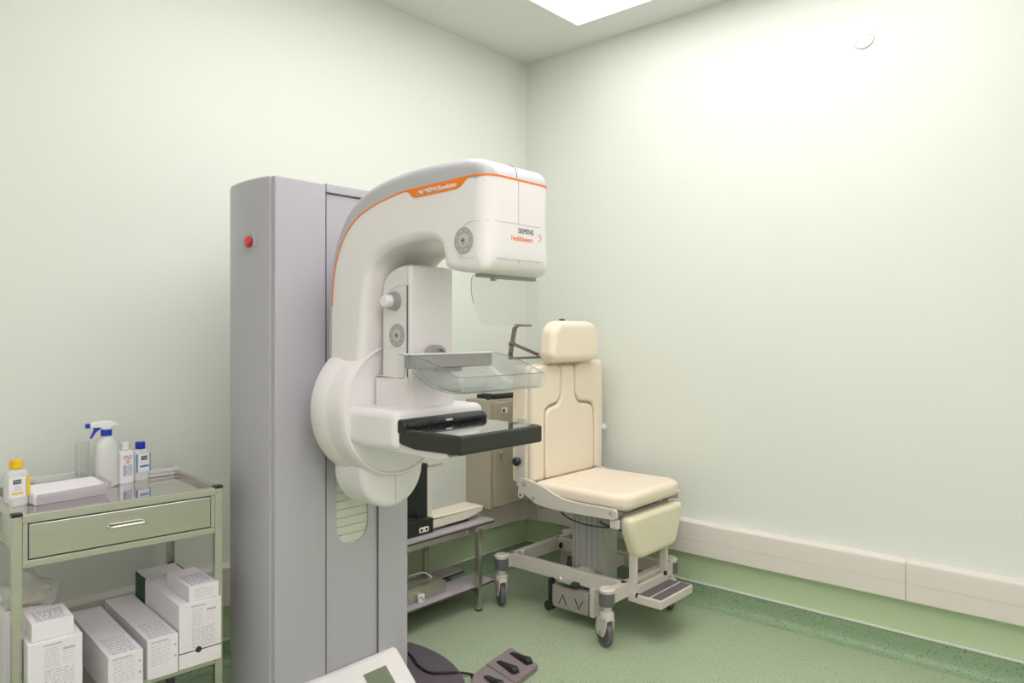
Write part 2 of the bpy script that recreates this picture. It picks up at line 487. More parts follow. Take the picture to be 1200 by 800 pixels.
# cream cable trunking along both walls with a corner piece
def trunk(wall, a0, a1):
    pr_ = [(0, 0.254), (0.052, 0.254), (0.0555, 0.2575), (0.0555, 0.328), (0.0540, 0.3285), (0.0540, 0.3300), (0.0555, 0.3305), (0.0555, 0.402), (0.0525, 0.412), (0.044, 0.4165), (0.0, 0.418)]
    bm = bmesh.new(); rows = []
    for s in (a0, a1):
        rows.append([bm.verts.new((-d, s, z) if wall == 'right' else (s, -d, z)) for d, z in pr_])
    n = len(pr_)
    for k in range(n): bm.faces.new([rows[0][k], rows[0][(k+1) % n], rows[1][(k+1) % n], rows[1][k]])
    bm.faces.new(rows[0]); bm.faces.new(rows[1][::-1])
    return bm
for nm, wl, segs in (('trim_4', 'right', [(-0.135, -2.103), (-2.105, -4.39)]), ('trim_5', 'left', [(-0.135, -2.60), (-2.602, -4.59)])):
    bm = bmesh.new()
    for a, b in segs:
        t = trunk(wl, b, a); merge(bm, t)
    struct(nm, bm, M['trunk'])
bm = bmesh.new()
P = roundpoly([(0, 0), (-0.14, 0), (-0.14, -0.060), (-0.060, -0.060), (-0.060, -0.14), (0, -0.14)], [0, 0, 0.006, 0.02, 0.006, 0])
rex(bm, P, 0.252, 0.421, 0.0, 'z')
struct('trim_6', bm, M['trunk'])

# round blank cover on the wall
bm = LA((0, -1.926, 2.645), (-1, 0, 0), [(0.044, 0), (0.044, 0.004), (0.041, 0.007), (0, 0.0075)], 40)
cov = thing('wall_cover', (0, -1.926, 2.645), 'round white blank cover plate high on the right wall', 'wall cover plate')
finish('plate', bm, M['bead'], cov)
for dy in (-0.028, 0.028):
    finish('screw', LA((-0.0075, -1.926+dy, 2.645-dy*0.3), (-1, 0, 0), [(0.0035, -0.001), (0.0035, 0.001), (0, 0.0015)], 12), M['knob'], cov)

# ================================================================ MAMMOGRAPHY MACHINE
CX = -1.86
mm = thing('mammography_machine', (CX, -0.6, 0), 'tall grey and white mammography machine with a curved white arm and black detector table', 'mammography machine')
# base plate
P = [(CX + 0.562*math.cos(a), -0.55 + 0.562*math.sin(a)) for a in [2*PI*k/72 for k in range(72)]]
P = [(max(x, -2.19), min(y, -0.43)) for x, y in P]
Q = []
for p in P:
    if not Q or (Vector(p)-Vector(Q[-1])).length > 1e-4: Q.append(p)
finish('base_plate', REX(Q, 0.0, 0.02, 0.003, 'z', seg=2), M['base'], mm)

# stand : plan outline extruded upwards
ZT = 1.872
plan = [(-2.145, -0.762), (-2.154, -0.755), (-2.163, -0.70), (-2.167, -0.63), (-2.164, -0.56), (-2.152, -0.49), (-2.132, -0.445), (-2.09, -0.405), (-2.03, -0.385)]
plan = plan + [(2*CX - x - 0.012, y) for x, y in reversed(plan)]
FX0, FX1 = -2.145, -1.592
PC0, PC1 = -1.953, -1.731
# body behind the front panels
body = [(x, y) for x, y in plan]
bm = bmesh.new()
rex(bm, [(x, (y if y > -0.74 else -0.742)) for x, y in body], 0.02, ZT, 0.008, 'z', seg=3)
st = finish('stand', bm, M['stand'], mm)
# front panels, left and right (grey) and the middle one with the slot
bm = bmesh.new()
rex(bm, roundpoly([(FX0-0.001, -0.738), (FX0, -0.762), (PC0-0.002, -0.762), (PC0-0.002, -0.738)], [0.002, 0.006, 0.003, 0]), 0.022, ZT-0.002, 0.004, 'z', seg=2)
finish('side_panel', bm, M['stand'], mm)
bm = bmesh.new()
rex(bm, roundpoly([(PC1+0.002, -0.738), (PC1+0.002, -0.762), (FX1, -0.762), (FX1+0.006, -0.738)], [0, 0.003, 0.006, 0.002]), 0.022, ZT-0.002, 0.004, 'z', seg=2)
finish('side_panel', bm, M['stand'], mm)
SX0, SX1, SZ = -1.908, -1.773, 0.69
SM, SR = (SX0+SX1)/2, (SX1-SX0)/2
bm = bmesh.new()
arc = [(SM + SR*math.cos(a), SZ + SR*math.sin(a)) for a in [-PI*k/20 for k in range(21)]]
rex(bm, [(PC0, 0.022), (PC1, 0.022), (PC1, 1.60), (SX1, 1.60)] + arc + [(SX0, 1.60), (PC0, 1.60)], -0.757, -0.738, 0.0, 'y')
finish('centre_panel', bm, M['stand'], mm)
finish('centre_panel', BX((PC0, -0.757, 1.6005), (PC1, -0.738, 1.838), 0.0), M['stand'], mm)
finish('top_cap', BX((PC0, -0.765, 1.843), (PC1, -0.738, ZT+0.002), 0.004), M['stand'], mm)
for xs_ in (PC0-0.0005, PC1-0.001):
    finish('panel_seam', BX((xs_-0.0018, -0.7628, 0.03), (xs_+0.0012, -0.757, 1.842)), M['seam'], mm, smooth=0)
bm = bmesh.new()
for k in range(33):
    z = 0.60 + k*0.030
    bx(bm, (SX0-0.012, -0.7505 - (0.001 if k % 2 else 0), z), (SX1+0.012, -0.743, z+0.0285), 0.0008, 1)
finish('slot_shutter', bm, M['shutter'], mm)

# emergency stop
es = finish('emergency_stop_recess', LA((-2.1650, -0.635, 1.668), (-1, 0, 0), [(0.036, -0.012), (0.039, 0.0), (0.036, 0.0032), (0.028, 0.0022), (0.022, 0.0006), (0, 0.0004)], 40, squash=lambda u, v, h: (u*1.0, v*0.92)), M['stand'], mm)
finish('emergency_stop_button', LA((-2.166, -0.645, 1.664), (-1, 0, 0), [(0.013, -0.002), (0.013, 0.004), (0.0175, 0.006), (0.0185, 0.010), (0.016, 0.014), (0, 0.016)], 28), M['red'], es)

# C-arm -------------------------------------------------------
AXL, AXR = -2.012, -1.735
outer = cr([(-0.858, 1.10), (-0.857, 1.20), (-0.857, 1.29), (-0.857, 1.392), (-0.863, 1.503), (-0.875, 1.599), (-0.893, 1.656), (-0.928, 1.713), (-0.973, 1.76), (-1.035, 1.797),
            (-1.11, 1.820), (-1.222, 1.836), (-1.333, 1.841), (-1.437, 1.840), (-1.505, 1.836)], 5)
nO = len(outer)
front = [(-1.535, 1.828), (-1.553, 1.816), (-1.564, 1.801), (-1.570, 1.783), (-1.573, 1.75), (-1.573, 1.70), (-1.573, 1.65), (-1.573, 1.615), (-1.573, 1.59), (-1.572, 1.57), (-1.568, 1.553), (-1.561, 1.539), (-1.550, 1.530), (-1.538, 1.526)]
bottom = [(-1.52, 1.524), (-1.454, 1.532), (-1.418, 1.540), (-1.405, 1.549), (-1.398, 1.575)]
innr = cr([(-1.388, 1.604), (-1.362, 1.623), (-1.297, 1.631), (-1.183, 1.620), (-1.112, 1.595), (-1.070, 1.550), (-1.050, 1.47), (-1.040, 1.38), (-1.028, 1.30), (-1.018, 1.20), (-1.018, 1.10)], 5)
full = [tuple(p[:2]) if not isinstance(p, tuple) else p for p in ([(p[0], p[1]) for p in [Vector((q[0], q[1])) for q in outer]] + front + bottom + [(q[0], q[1]) for q in innr])]
NF = inward(full)
def rad(i):
    if i < nO:
        y, z = full[i]
        return (0.016 if z < 1.45 else (0.016 + 0.010*min(1, (z-1.45)/0.25))) + 0.005*max(0, min(1, (-y-1.36)/0.16))
    p = full[i]
    k = i - nO
    fr_r = [0.031, 0.033, 0.038, 0.046, 0.055, 0.057, 0.057, 0.056, 0.052, 0.046, 0.039, 0.033, 0.028, 0.024]
    if k < 14: return fr_r[k]
    if k < 19: return 0.022
    return 0.026
RF = [rad(i) for i in range(len(full))]
SEAMI = nO + 3                                   # index of the front point where the seam meets the front
seam = cr([(-0.8805, 1.10), (-0.8805, 1.337), (-0.884, 1.475), (-0.905, 1.590), (-0.951, 1.671), (-1.017, 1.723), (-1.102, 1.753), (-1.183, 1.769), (-1.237, 1.776), (-1.36, 1.779), (-1.47, 1.782), (-1.513, 1.783)], 5)
seam = [(p[0], p[1]) for p in seam]
grey_i = list(range(0, SEAMI+1))
gp = [full[i] for i in grey_i] + seam[::-1]
go = [NF[i] for i in grey_i] + [Vector((0, 0))]*len(seam)
gr_ = [RF[i] for i in grey_i] + [0.0]*len(seam)
def rexx(bm, P, lo, hi, R, N, Rx, seg=6):
    """like rex but the rounding along the extrusion uses Rx per vertex"""
    n = len(P); L = []
    for side in (0, 1):
        for j in (range(seg+1) if side == 0 else range(seg, -1, -1)):
            th = j/seg*PI/2
            row = []
            for i in range(n):
                q = Vector(P[i]) + Vector(N[i])*R[i]*(1-math.sin(th))
                d = Rx[i]*(1-math.cos(th))
                row.append(MAPS['x'](q[0], q[1], lo+d if side == 0 else hi-d))
            L.append(row)
    V = [[bm.verts.new(q) for q in row] for row in L]
    for A, B in zip(V, V[1:]):
        for k in range(n): bm.faces.new([A[k], A[(k+1) % n], B[(k+1) % n], B[k]])
    caps(bm, [(V[0], True), (V[-1], False)])
bm = bmesh.new(); rexx(bm, gp, AXL, AXR, gr_, go, gr_)
arm_shell = finish('arm_cover', bm, M['grey'], mm, label='grey outer cover of the arm')
wi = list(range(SEAMI, len(full)))
wp = [full[i] for i in wi] + seam
wo = [NF[i] for i in wi] + [Vector((0, 0))]*len(seam)
wr = [RF[i] for i in wi] + [0.0]*len(seam)
bm = bmesh.new(); rexx(bm, wp, AXL, AXR, wr, wo, wr)
arm = finish('swivel_arm', bm, M['white'], mm)
# orange line on the seam, running round the front of the head
def shifted(path, d):
    out = []
    for i, p in enumerate(path):
        a = Vector(path[max(i-1, 0)]); b = Vector(path[min(i+1, len(path)-1)])
        t = (b-a).normalized(); n = Vector((-t[1], t[0]))
        out.append(tuple(Vector(p)+n*d))
    return out
i0 = 9
sl = seam[i0:]
fr = full[SEAMI]
ee = 0.0011
ot = shifted(sl, 0.0026); ob = shifted(sl, -0.0026)
op = ot + [(fr[0]-ee, ot[-1][1]), (fr[0]-ee, ob[-1][1])] + ob[::-1]
oo = [Vector((0, 0))]*len(ot) + [Vector((1, 0))]*2 + [Vector((0, 0))]*len(ob)
rr = [0.0]*len(ot) + [RF[SEAMI]+0.000]*2 + [0.0]*len(ob)
bm = bmesh.new(); rexx(bm, op, AXL-ee, AXR+ee, rr, oo, rr, seg=8)
finish('orange_line', bm, M['orange'], arm, label='thin orange line between the grey and white covers')
# orange plate with lettering
tagp = [(-1.236, 1.778), (-1.247, 1.774), (-1.262, 1.768), (-1.272, 1.757), (-1.284, 1.7515), (-1.30, 1.7515), (-1.455, 1.755), (-1.473, 1.760), (-1.487, 1.772), (-1.505, 1.783)]
tp = [(y, z) for y, z in tagp] + [(q[0], q[1]) for q in seam[::-1] if -1.50 < q[0] < -1.24]
bm = bmesh.new(); rex(bm, tp, AXL-0.0016, AXL+0.002, 0.0, 'x')
tg = finish('name_plate', bm, M['orange'], arm, label='orange plate with white italic lettering')
text_mesh('MAMMOMAT', 0.0185, M['label'], (AXL-0.0018, -1.300, 1.7575), (0, -1, 0.03), (0, 0, 1), 'lettering', tg, shear=0.25, bold=0.0002, xs=0.80)
text_mesh('Revelation', 0.0190, M['label'], (AXL-0.0018, -1.384, 1.7600), (0, -1, 0.03), (0, 0, 1), 'lettering', tg, shear=0.25, bold=0.0002, xs=0.88)

# head details: seam lines, control dial, lettering on the front
FY = -1.573
def strip_path(bm, pts, r): tube(bm, pts, r, 6)
bm = bmesh.new()
def headpt(s, z):
    """point on the head's outside: s<0 on the left side (distance back from the corner), s>0 along the front"""
    rr_ = 0.058
    a = rr_*PI/2
    if s < 0: return (AXL-0.0002, FY+rr_-s, z)
    if s < a:
        th = s/rr_
        return (AXL+rr_-(rr_+0.0002)*math.cos(th), FY+rr_-(rr_+0.0002)*math.sin(th), z)
    return (AXL+rr_+(s-a), FY-0.0002, z)
up = []
pts = [headpt(-0.05, 1.569), headpt(-0.025, 1.5655)] + [headpt(s, 1.5645) for s in (0, 0.02, 0.045, 0.07, 0.0911, 0.12, 0.18, 0.22, 0.25)]
strip_path(bm, pts, 0.0009)
pts = [headpt(0.25, 1.662)] + [headpt(s, 1.662) for s in (0.18, 0.12, 0.0911, 0.07, 0.045, 0.02, 0, -0.01)] + [headpt(-0.025, 1.656), headpt(-0.04, 1.644), headpt(-0.049, 1.626), headpt(-0.0525, 1.605), headpt(-0.051, 1.588), headpt(-0.044, 1.574), headpt(-0.035, 1.567)]
pts2 = [headpt(-(q), z) for q, z in ((0.0, 0.0),)]
strip_path(bm, pts, 0.0009)
strip_path(bm, [headpt(0.155, z) for z in (1.662, 1.70, 1.74, 1.781)], 0.0009)
strip_path(bm, [headpt(0.155, z) for z in (1.553, 1.558, 1.5645)], 0.0009)
finish('seam_line', bm, M['paleseam'], arm)
strip_path_bm = bmesh.new(); tube(strip_path_bm, [headpt(0.148, 1.787), (headpt(0.148, 1.80)[0], FY+0.0015, 1.803), (headpt(0.148, 1.80)[0], FY+0.010, 1.818), (headpt(0.148, 1.80)[0], FY+0.03, 1.8275)], 0.0011, 6)
finish('seam_line', strip_path_bm, M['seam'], arm_shell)

def dial(c, r, parent, name='control_dial'):
    d = finish(name, LA(c, (-1, 0, 0), [(r, -0.001), (r, 0.0016), (r*0.95, 0.0028), (r*0.62, 0.0022), (0, 0.0022)], 40), M['dial'], parent, label='round grey control pad')
    finish('dial_ring', LA((c[0]-0.0020, c[1], c[2]), (-1, 0, 0), [(r*0.52, 0), (r*0.50, 0.0016), (r*0.30, 0.0012), (0, 0.0012)], 32), M['dialwhite'], d)
    finish('dial_button', LA((c[0]-0.0030, c[1], c[2]), (-1, 0, 0), [(r*0.28, 0), (r*0.26, 0.0012), (0, 0.0014)], 24), M['dial'], d)
    finish('dial_centre', LA((c[0]-0.0043, c[1], c[2]), (-1, 0, 0), [(r*0.10, 0), (r*0.09, 0.0008), (0, 0.001)], 16), M['black'], d)
    bm = bmesh.new()
    for k in range(8):
        a = 2*PI*(k+0.5)/8
        y = c[1] + r*0.76*math.cos(a); z = c[2] + r*0.76*math.sin(a)
        lathe(bm, (c[0]-0.0022, y, z), (-1, 0, 0), [(r*0.09, 0), (r*0.08, 0.0009), (0, 0.001)], 10)
    finish('dial_mark', bm, M['dialwhite'], d)
dial((AXL, -1.484, 1.613), 0.036, arm)
text_mesh('SIEMENS', 0.0205, M['petrol'], (-1.892, FY-0.0003, 1.6375), (1, 0, 0), (0, 0, 1), 'lettering', arm, bold=0.0, xs=0.86, label='dark teal lettering')
text_mesh('Healthineers', 0.0205, M['salmon'], (-1.9205, FY-0.0003, 1.6160), (1, 0, 0), (0, 0, 1), 'lettering', arm, bold=0.0, xs=0.86, label='orange lettering')
bm = bmesh.new()
for (dx, dz, r_) in ((0, 0.011, .0021), (.007, .006, .0021), (.010, -.002, .0021), (.007, -.010, .0018), (0, -0.014, .0018), (.014, .009, .0016), (.016, .001, .0016)):
    lathe(bm, (-1.803+dx*0.7, FY-0.0002, 1.6320+dz*0.7), (0, -1, 0), [(r_, 0), (r_, 0.0007), (0, 0.0008)], 10)
finish('logo_dots', bm, M['salmon'], arm)

# hub --------------------------------------------------------
HZ = 1.118
hub = finish('rotation_hub', LA((CX, 0, HZ), (0, -1, 0), [(0.14, 0.752), (0.14, 0.850), (0.195, 0.854), (0.214, 0.858), (0.2230, 0.866), (0.2262, 0.880), (0.2265, 0.905), (0.2255, 0.925), (0.2215, 0.942), (0.2195, 0.952), (0.2200, 0.975), (0.2200, 1.008), (0.2185, 1.022), (0.2130, 1.033), (0.2070, 1.034), (0.2020, 1.027), (0, 1.024)], 96), M['white'], mm)
bm = bmesh.new()
for k in range(24):
    a0 = math.radians(193+k*2.0); a1 = math.radians(193+(k+1)*2.0)
    for (r0, y0), (r1, y1) in (((0.2195, -0.860), (0.2245, -0.8665)),):
        vs = [bm.verts.new((CX+r*math.cos(a), y, HZ+r*math.sin(a))) for r, y, a in ((r0, y0, a0), (r1, y1, a0), (r1, y1, a1), (r0, y0, a1))]
        bm.faces.new(vs)
bmesh.ops.remove_doubles(bm, verts=bm.verts, dist=1e-5)
finish('orange_rim', bm, M['orange'], hub, label='orange rim at the lower back of the hub')
strip = bmesh.new()
tube(strip, [(CX+0.2266*math.cos(math.radians(a))*1.0, -0.872 - 0.07*t, HZ+0.2266*math.sin(math.radians(a))) for a, t in ((191, 0.0), (191, 0.5), (191, 0.68))], 0.0009, 6)
finish('seam_line', strip, M['paleseam'], hub)

# lower lobe
LZ, LR = 0.922, 0.129
P = [(CX+LR, 1.05)] + [(CX+LR*math.cos(a), LZ+LR*math.sin(a)) for a in [-PI*k/28 for k in range(29)]] + [(CX-LR, 1.05)]
lobe = finish('lower_lobe', REX(P, -1.010, -0.85, 0.022, 'y', seg=5), M['white'], mm)
bm = bmesh.new(); tube(bm, [(CX+0.004, -1.0105, 0.91), (CX+0.004, -1.0105, 0.80)], 0.0007, 6)
finish('seam_line', bm, M['paleseam'], lobe)

# object table support
P = roundpoly([(-1.00, 1.139), (-1.240, 1.139), (-1.240, 1.024), (-1.08, 1.014), (-1.00, 1.030)], [0.03, 0.028, 0.028, 0.045, 0.025], 7)
sup = finish('table_support', REX(P, -2.046, -1.674, 0.024, 'x', seg=6), M['white'], mm)
P = roundpoly([(-1.15, 1.040), (-1.425, 1.036), (-1.438, 1.026), (-1.40, 1.014), (-1.15, 1.016)], [0.004, 0.003, 0.003, 0.01, 0.004])
finish('support_tongue', REX(P, -2.020, -1.700, 0.003, 'x', seg=3), M['white'], sup)
# detector : black carbon box
DX0, DX1 = -2.031, -1.6886
det = finish('detector_housing', REX(roundpoly([(-1.222, 1.087), (-1.494, 1.087), (-1.494, 1.036), (-1.30, 1.033), (-1.222, 1.046)], [0.006, 0.008, 0.010, 0.01, 0.02]), DX0, DX1, 0.006, 'x', seg=3), M['carbon'], mm)
finish('detector_plate', BX((DX0+0.008, -1.487, 1.086), (DX1-0.008, -1.275, 1.0885), 0.001, 1), M['glossblack'], det)
P = roundpoly([(-1.222, 1.072), (-1.262, 1.072), (-1.268, 1.100), (-1.256, 1.112), (-1.230, 1.116), (-1.222, 1.108)], 0.006)
grip = finish('grip_rail', REX(P, DX0-0.004, DX1+0.002, 0.008, 'x', seg=3), M['black'], mm)
bm = bmesh.new()
for k in range(30):
    x = DX0+0.012+k*0.0108
    bx(bm, (x, -1.2705, 1.094), (x+0.006, -1.262, 1.104), 0.001, 1)
finish('grip_ribs', bm, M['rubber'], grip)
finish('indicator', BX((CX-0.014, -1.2725, 1.099), (CX+0.012, -1.262, 1.1045), 0.001, 1), M['label'], grip)
finish('marker_stud', BX((DX0+0.0, -1.42, 1.0), (DX0+0.002, -1.417, 1.004), 0.0005, 1), M['dial'], det)
finish('side_port', BX((DX0-0.0012, -1.365, 1.054), (DX0+0.002, -1.359, 1.066), 0.0006, 1), M['glossblack'], det)

# compression unit
P = roundpoly([(-1.030, 1.10), (-1.195, 1.10), (-1.195, 1.571), (-1.062, 1.571)], [0.0, 0.0, 0.012, 0.075], 8)
P = roundpoly([(-1.058, 1.10), (-1.195, 1.10), (-1.195, 1.571), (-1.145, 1.571), (-1.058, 1.54)], [0.0, 0.0, 0.012, 0.05, 0.05], 8)
cu_ = finish('compression_unit', REX(P, CX-0.090, CX+0.090, 0.010, 'x', seg=4), M['white2'], mm)
finish('compression_unit_foot', REX(rrect(-1.19, -1.035, 1.125, 1.232, [0.0, 0.0, 0.002, 0.014]), CX-0.098, CX+0.098, 0.006, 'x', seg=3), M['white2'], cu_)
bm = bmesh.new(); bx(bm, (CX-0.0915, -1.1835, 1.131), (CX-0.088, -1.1765, 1.509), 0.0008, 1)
finish('travel_slot', bm, M['seam'], cu_)
bm = bmesh.new(); tube(bm, [(CX-0.0902, -1.176, 1.512), (CX-0.0902, -1.135, 1.509), (CX-0.0902, -1.100, 1.497), (CX-0.0902, -1.076, 1.478)], 0.0008, 6)
tube(bm, [(CX-0.0902, -1.181, 1.509), (CX-0.0902, -1.181, 1.566)], 0.0008, 6)
finish('seam_line', bm, M['paleseam'], cu_)
bm = TU([(CX-0.0902, -1.068, 1.318), (CX-0.0902, -1.176, 1.318)], 0.0006, 6)
finish('seam_line', bm, M['paleseam'], cu_)
kb = finish('side_knob', LA((CX-0.090, -1.122, 1.462), (-1, 0, 0), [(0.0295, 0), (0.0295, 0.003), (0.0280, 0.012), (0.0255, 0.020), (0.021, 0.022), (0.0, 0.022)], 36), M['knob'], cu_)
finish('knob_cap', LA((CX-0.108, -1.122, 1.462), (-1, 0, 0), [(0.0195, 0), (0.0185, 0.024), (0.016, 0.027), (0, 0.0275)], 32), M['white'], kb)
dial((CX-0.090, -1.132, 1.357), 0.036, cu_)
fk = finish('front_knob', LA((-1.865, -1.194, 1.292), (0, -1, 0), [(0.030, 0), (0.036, 0.004), (0.037, 0.030), (0.034, 0.036), (0.024, 0.038), (0.022, 0.030), (0, 0.030)], 40), M['knob'], cu_)

# paddle carrier and paddle
car = finish('paddle_carrier', REX(rrect(-1.291, -1.264, 1.262, 1.302, 0.003), -2.035, -1.694, 0.003, 'x', seg=2), M['bargrey'], mm)
finish('carrier_arm', BX((-1.92, -1.266, 1.245), (-1.80, -1.194, 1.290), 0.006), M['bargrey'], car)
finish('carrier_edge', BX((-2.047, -1.295, 1.300), (-1.690, -1.268, 1.3055), 0.002), M['bead'], car)
def sheetmesh(rows):
    bm = bmesh.new(); V = [[bm.verts.new(p) for p in r] for r in rows]
    for A, B in zip(V, V[1:]):
        for k in range(len(A)-1): bm.faces.new([A[k], A[k+1], B[k+1], B[k]])
    return bm
def solid_sheet(name, rows, t, m, parent, label=None):
    bm = sheetmesh(rows)
    bmesh.ops.recalc_face_normals(bm, faces=bm.faces)
    bmesh.ops.solidify(bm, geom=list(bm.faces), thickness=t)
    return finish(name, bm, m, parent, label=label)
# tray-like paddle: cross-sections from left wall, over the floor, to right wall for stations from rear to front
stations = [(-1.284, 1.302, 1.262), (-1.300, 1.301, 1.252), (-1.335, 1.296, 1.232), (-1.365, 1.290, 1.216), (-1.40, 1.280, 1.206), (-1.44, 1.266, 1.202), (-1.47, 1.255, 1.201), (-1.492, 1.247, 1.2015)]
PL, PR_ = -2.038, -1.690
rows = []
for y, zt, zb in stations:
    r = min(0.022, (zt-zb)*0.45)
    row = [(PL-0.006, y, zt), (PL, y, zb+(zt-zb)*0.5)]
    for k in range(6):
        a = PI + k/5*PI/2
        row.append((PL+0.004+r+r*math.cos(a), y, zb+r+r*math.sin(a)))
    row += [((PL+PR_)/2, y, zb)]
    for k in range(6):
        a = 1.5*PI + k/5*PI/2
        row.append((PR_-0.004-r+r*math.cos(a), y, zb+r+r*math.sin(a)))
    row += [(PR_, y, zb+(zt-zb)*0.5), (PR_+0.006, y, zt)]
    rows.append(row)
pad = solid_sheet('compression_paddle', rows, 0.0022, M['clear'], mm, 'clear plastic tray-shaped paddle')
# front wall of the paddle, curving up from its floor
zt, zb = 1.247, 1.2015
frows = []
for y, z0 in ((-1.492, 0), (-1.502, 0.0035), (-1.507, 0.011), (-1.509, 0.025), (-1.510, 0.0455)):
    frows.append([(PL+0.010 if z0 < 0.01 else PL+0.004, y, zb+z0)] + [(PL+0.03+(PR_-PL-0.06)*k/6, y, zb+z0) for k in range(7)] + [(PR_-0.010 if z0 < 0.01 else PR_-0.004, y, zb+z0)])
solid_sheet('paddle_front_wall', frows, 0.0022, M['clear'], pad)
bm = bmesh.new()
tube(bm, [(PL-0.006, y, zt_) for y, zt_, _ in stations] + [(PL+0.006, -1.506, 1.2465), (PL+0.02, -1.510, 1.2465), (PR_-0.02, -1.510, 1.2465), (PR_-0.006, -1.506, 1.2465)] + [(PR_+0.006, y, zt_) for y, zt_, _ in reversed(stations)], 0.0011, 6)
tube(bm, cr([(PL+0.002, -1.30, 1.256), (PL+0.003, -1.365, 1.220), (PL+0.008, -1.44, 1.203), (PL+0.012, -1.500, 1.2035), (PL+0.03, -1.503, 1.2035), (PR_-0.02, -1.503, 1.2035)], 4), 0.0010, 6)
finish('paddle_edge', bm, M['clearedge'], pad)
finish('paddle_flange', BX((PL-0.018, -1.290, 1.236), (PL-0.0155, -1.262, 1.303), 0.001, 1), M['clear'], pad)
bm = bmesh.new(); tube(bm, cr([(PL-0.0167, -1.262, 1.302), (PL-0.0167, -1.290, 1.300), (PL-0.0167, -1.293, 1.27), (PL-0.0167, -1.285, 1.238), (PL-0.0167, -1.262, 1.236)], 4), 0.0011, 6)
finish('paddle_edge', bm, M['clearedge'], pad)

# clear face shield hanging under the head
SH = -1.500
shp = roundpoly([(-1.998, 1.523), (-2.000, 1.468), (-1.962, 1.386), (-1.712, 1.386), (-1.712, 1.523)], [0.02, 0.03, 0.028, 0.014, 0.0], 6)
def shy(x):   # the plate bends back towards both ends
    t = max(0, abs(x-(-1.86))-0.075)
    return SH + 0.05*t*t/0.12
bm = bmesh.new()
NX = 24
import itertools
fr_v = [bm.verts.new((x, shy(x), z)) for x, z in shp]
f = bm.faces.new(fr_v)
bmesh.ops.triangulate(bm, faces=[f])
bmesh.ops.recalc_face_normals(bm, faces=bm.faces)
bmesh.ops.solidify(bm, geom=list(bm.faces), thickness=0.002)
shd = finish('face_shield', bm, M['clear2'], mm, smooth=20, label='clear plastic face shield under the head')
bm = bmesh.new()
tube(bm, [(x, shy(x)-0.0005, z) for x, z in shp[1:14]], 0.0010, 6)
finish('shield_edge', bm, M['clearedge'], shd)
bm = bmesh.new(); bx(bm, (-1.97, -1.504, 1.517), (-1.73, -1.484, 1.527), 0.002, 1); bx(bm, (-1.915, -1.508, 1.509), (-1.905, -1.49, 1.524), 0.001, 1)
finish('shield_rail', bm, M['bargrey'], shd)

# foot-level display
P = roundpoly([(-0.762, 0.02), (-0.762, 0.205), (-0.782, 0.205), (-0.935, 0.075), (-0.935, 0.02)], [0, 0.004, 0.008, 0.008, 0.0])
fd = finish('foot_display', REX(P, -2.08, -1.660, 0.008, 'x', seg=3), M['white2'], mm)
nrm = Vector((0, -0.130, 0.153)).normalized(); alongd = Vector((0, -0.153, -0.130)).normalized()
bm = bmesh.new()
c0 = Vector((-1.74, -0.792, 0.1965)) + nrm*0.0005
qs = [c0 + alongd*0.03, c0 + alongd*0.03 + Vector((-0.10, 0, 0)), c0 + alongd*0.13 + Vector((-0.10, 0, 0)), c0 + alongd*0.13]
qs = [q + nrm*0.001 for q in qs]
f = bm.faces.new([bm.verts.new(q) for q in qs])
bmesh.ops.solidify(bm, geom=[f], thickness=0.003)
finish('display_screen', bm, M['screen'], fd)

# ================================================================ FOOT SWITCH
A = Vector((-1.067, -0.817)); B = Vector((-1.114, -1.006)); Cc = Vector((-1.294, -1.041)); Dd = Vector((-1.249, -0.847))
fs = thing('foot_switch', (-1.21, -0.93, 0), 'grey foot switch with black wedge pedals on the green floor', 'foot switch')
bm = bmesh.new()
rex(bm, roundpoly([tuple(A), tuple(B), tuple(Cc), tuple(Dd)], 0.006), 0.0, 0.026, 0.003, 'z', seg=2)
finish('plate', bm, M['pedal'], fs)
E1 = Dd + Vector((-0.003, -0.001)); E2 = Cc + Vector((-0.003, -0.001))
bm = bmesh.new()
rex(bm, roundpoly([tuple(E1), tuple(E2), (-1.47, -1.075), (-1.43, -0.935), (-1.355, -0.872)], [0.003, 0.003, 0.03, 0.05, 0.04]), 0.0, 0.026, 0.003, 'z', seg=2)
finish('plate', bm, M['pedal'], fs)
def wedge(bm, p, q, w0=0.010, w1=0.017):
    p = Vector((p[0], p[1], 0)); q = Vector((q[0], q[1], 0)); d = (q-p).normalized(); n = Vector((-d.y, d.x, 0))
    P = [(p, w0, 0.032), (p+(q-p)*0.5, (w0+w1)/2, 0.040), (p+(q-p)*0.9, w1, 0.048), (q, w1*0.9, 0.040)]
    rows = []
    for c, ww, h in P:
        rows.append([bm.verts.new(c + n*ww + Vector((0, 0, 0.0245))), bm.verts.new(c + n*ww*0.8 + Vector((0, 0, h))), bm.verts.new(c - n*ww*0.8 + Vector((0, 0, h))), bm.verts.new(c - n*ww + Vector((0, 0, 0.0245)))])
    for R0, R1 in zip(rows, rows[1:]):
        for k in range(4): bm.faces.new([R0[k], R0[(k+1) % 4], R1[(k+1) % 4], R1[k]])
    bm.faces.new(rows[0][::-1]); bm.faces.new(rows[-1])
for p, q in (((-1.113, -0.862), (-1.140, -0.985)), ((-1.207, -0.874), (-1.236, -0.996)), ((-1.337, -0.925), (-1.36, -1.03))):
    bm = bmesh.new(); wedge(bm, p, q); finish('pedal', bm, M['black'], fs)
cb = TU(cr([(-1.62, -0.42, 0.026), (-1.50, -0.47, 0.026), (-1.40, -0.53, 0.026), (-1.442, -0.65, 0.026), (-1.450, -0.735, 0.026), (-1.395, -0.796, 0.026), (-1.330, -0.835, 0.008), (-1.345, -0.868, 0.012), (-1.362, -0.895, 0.014)], 8), 0.0052, 10)
finish('cable', cb, M['black'], fs)
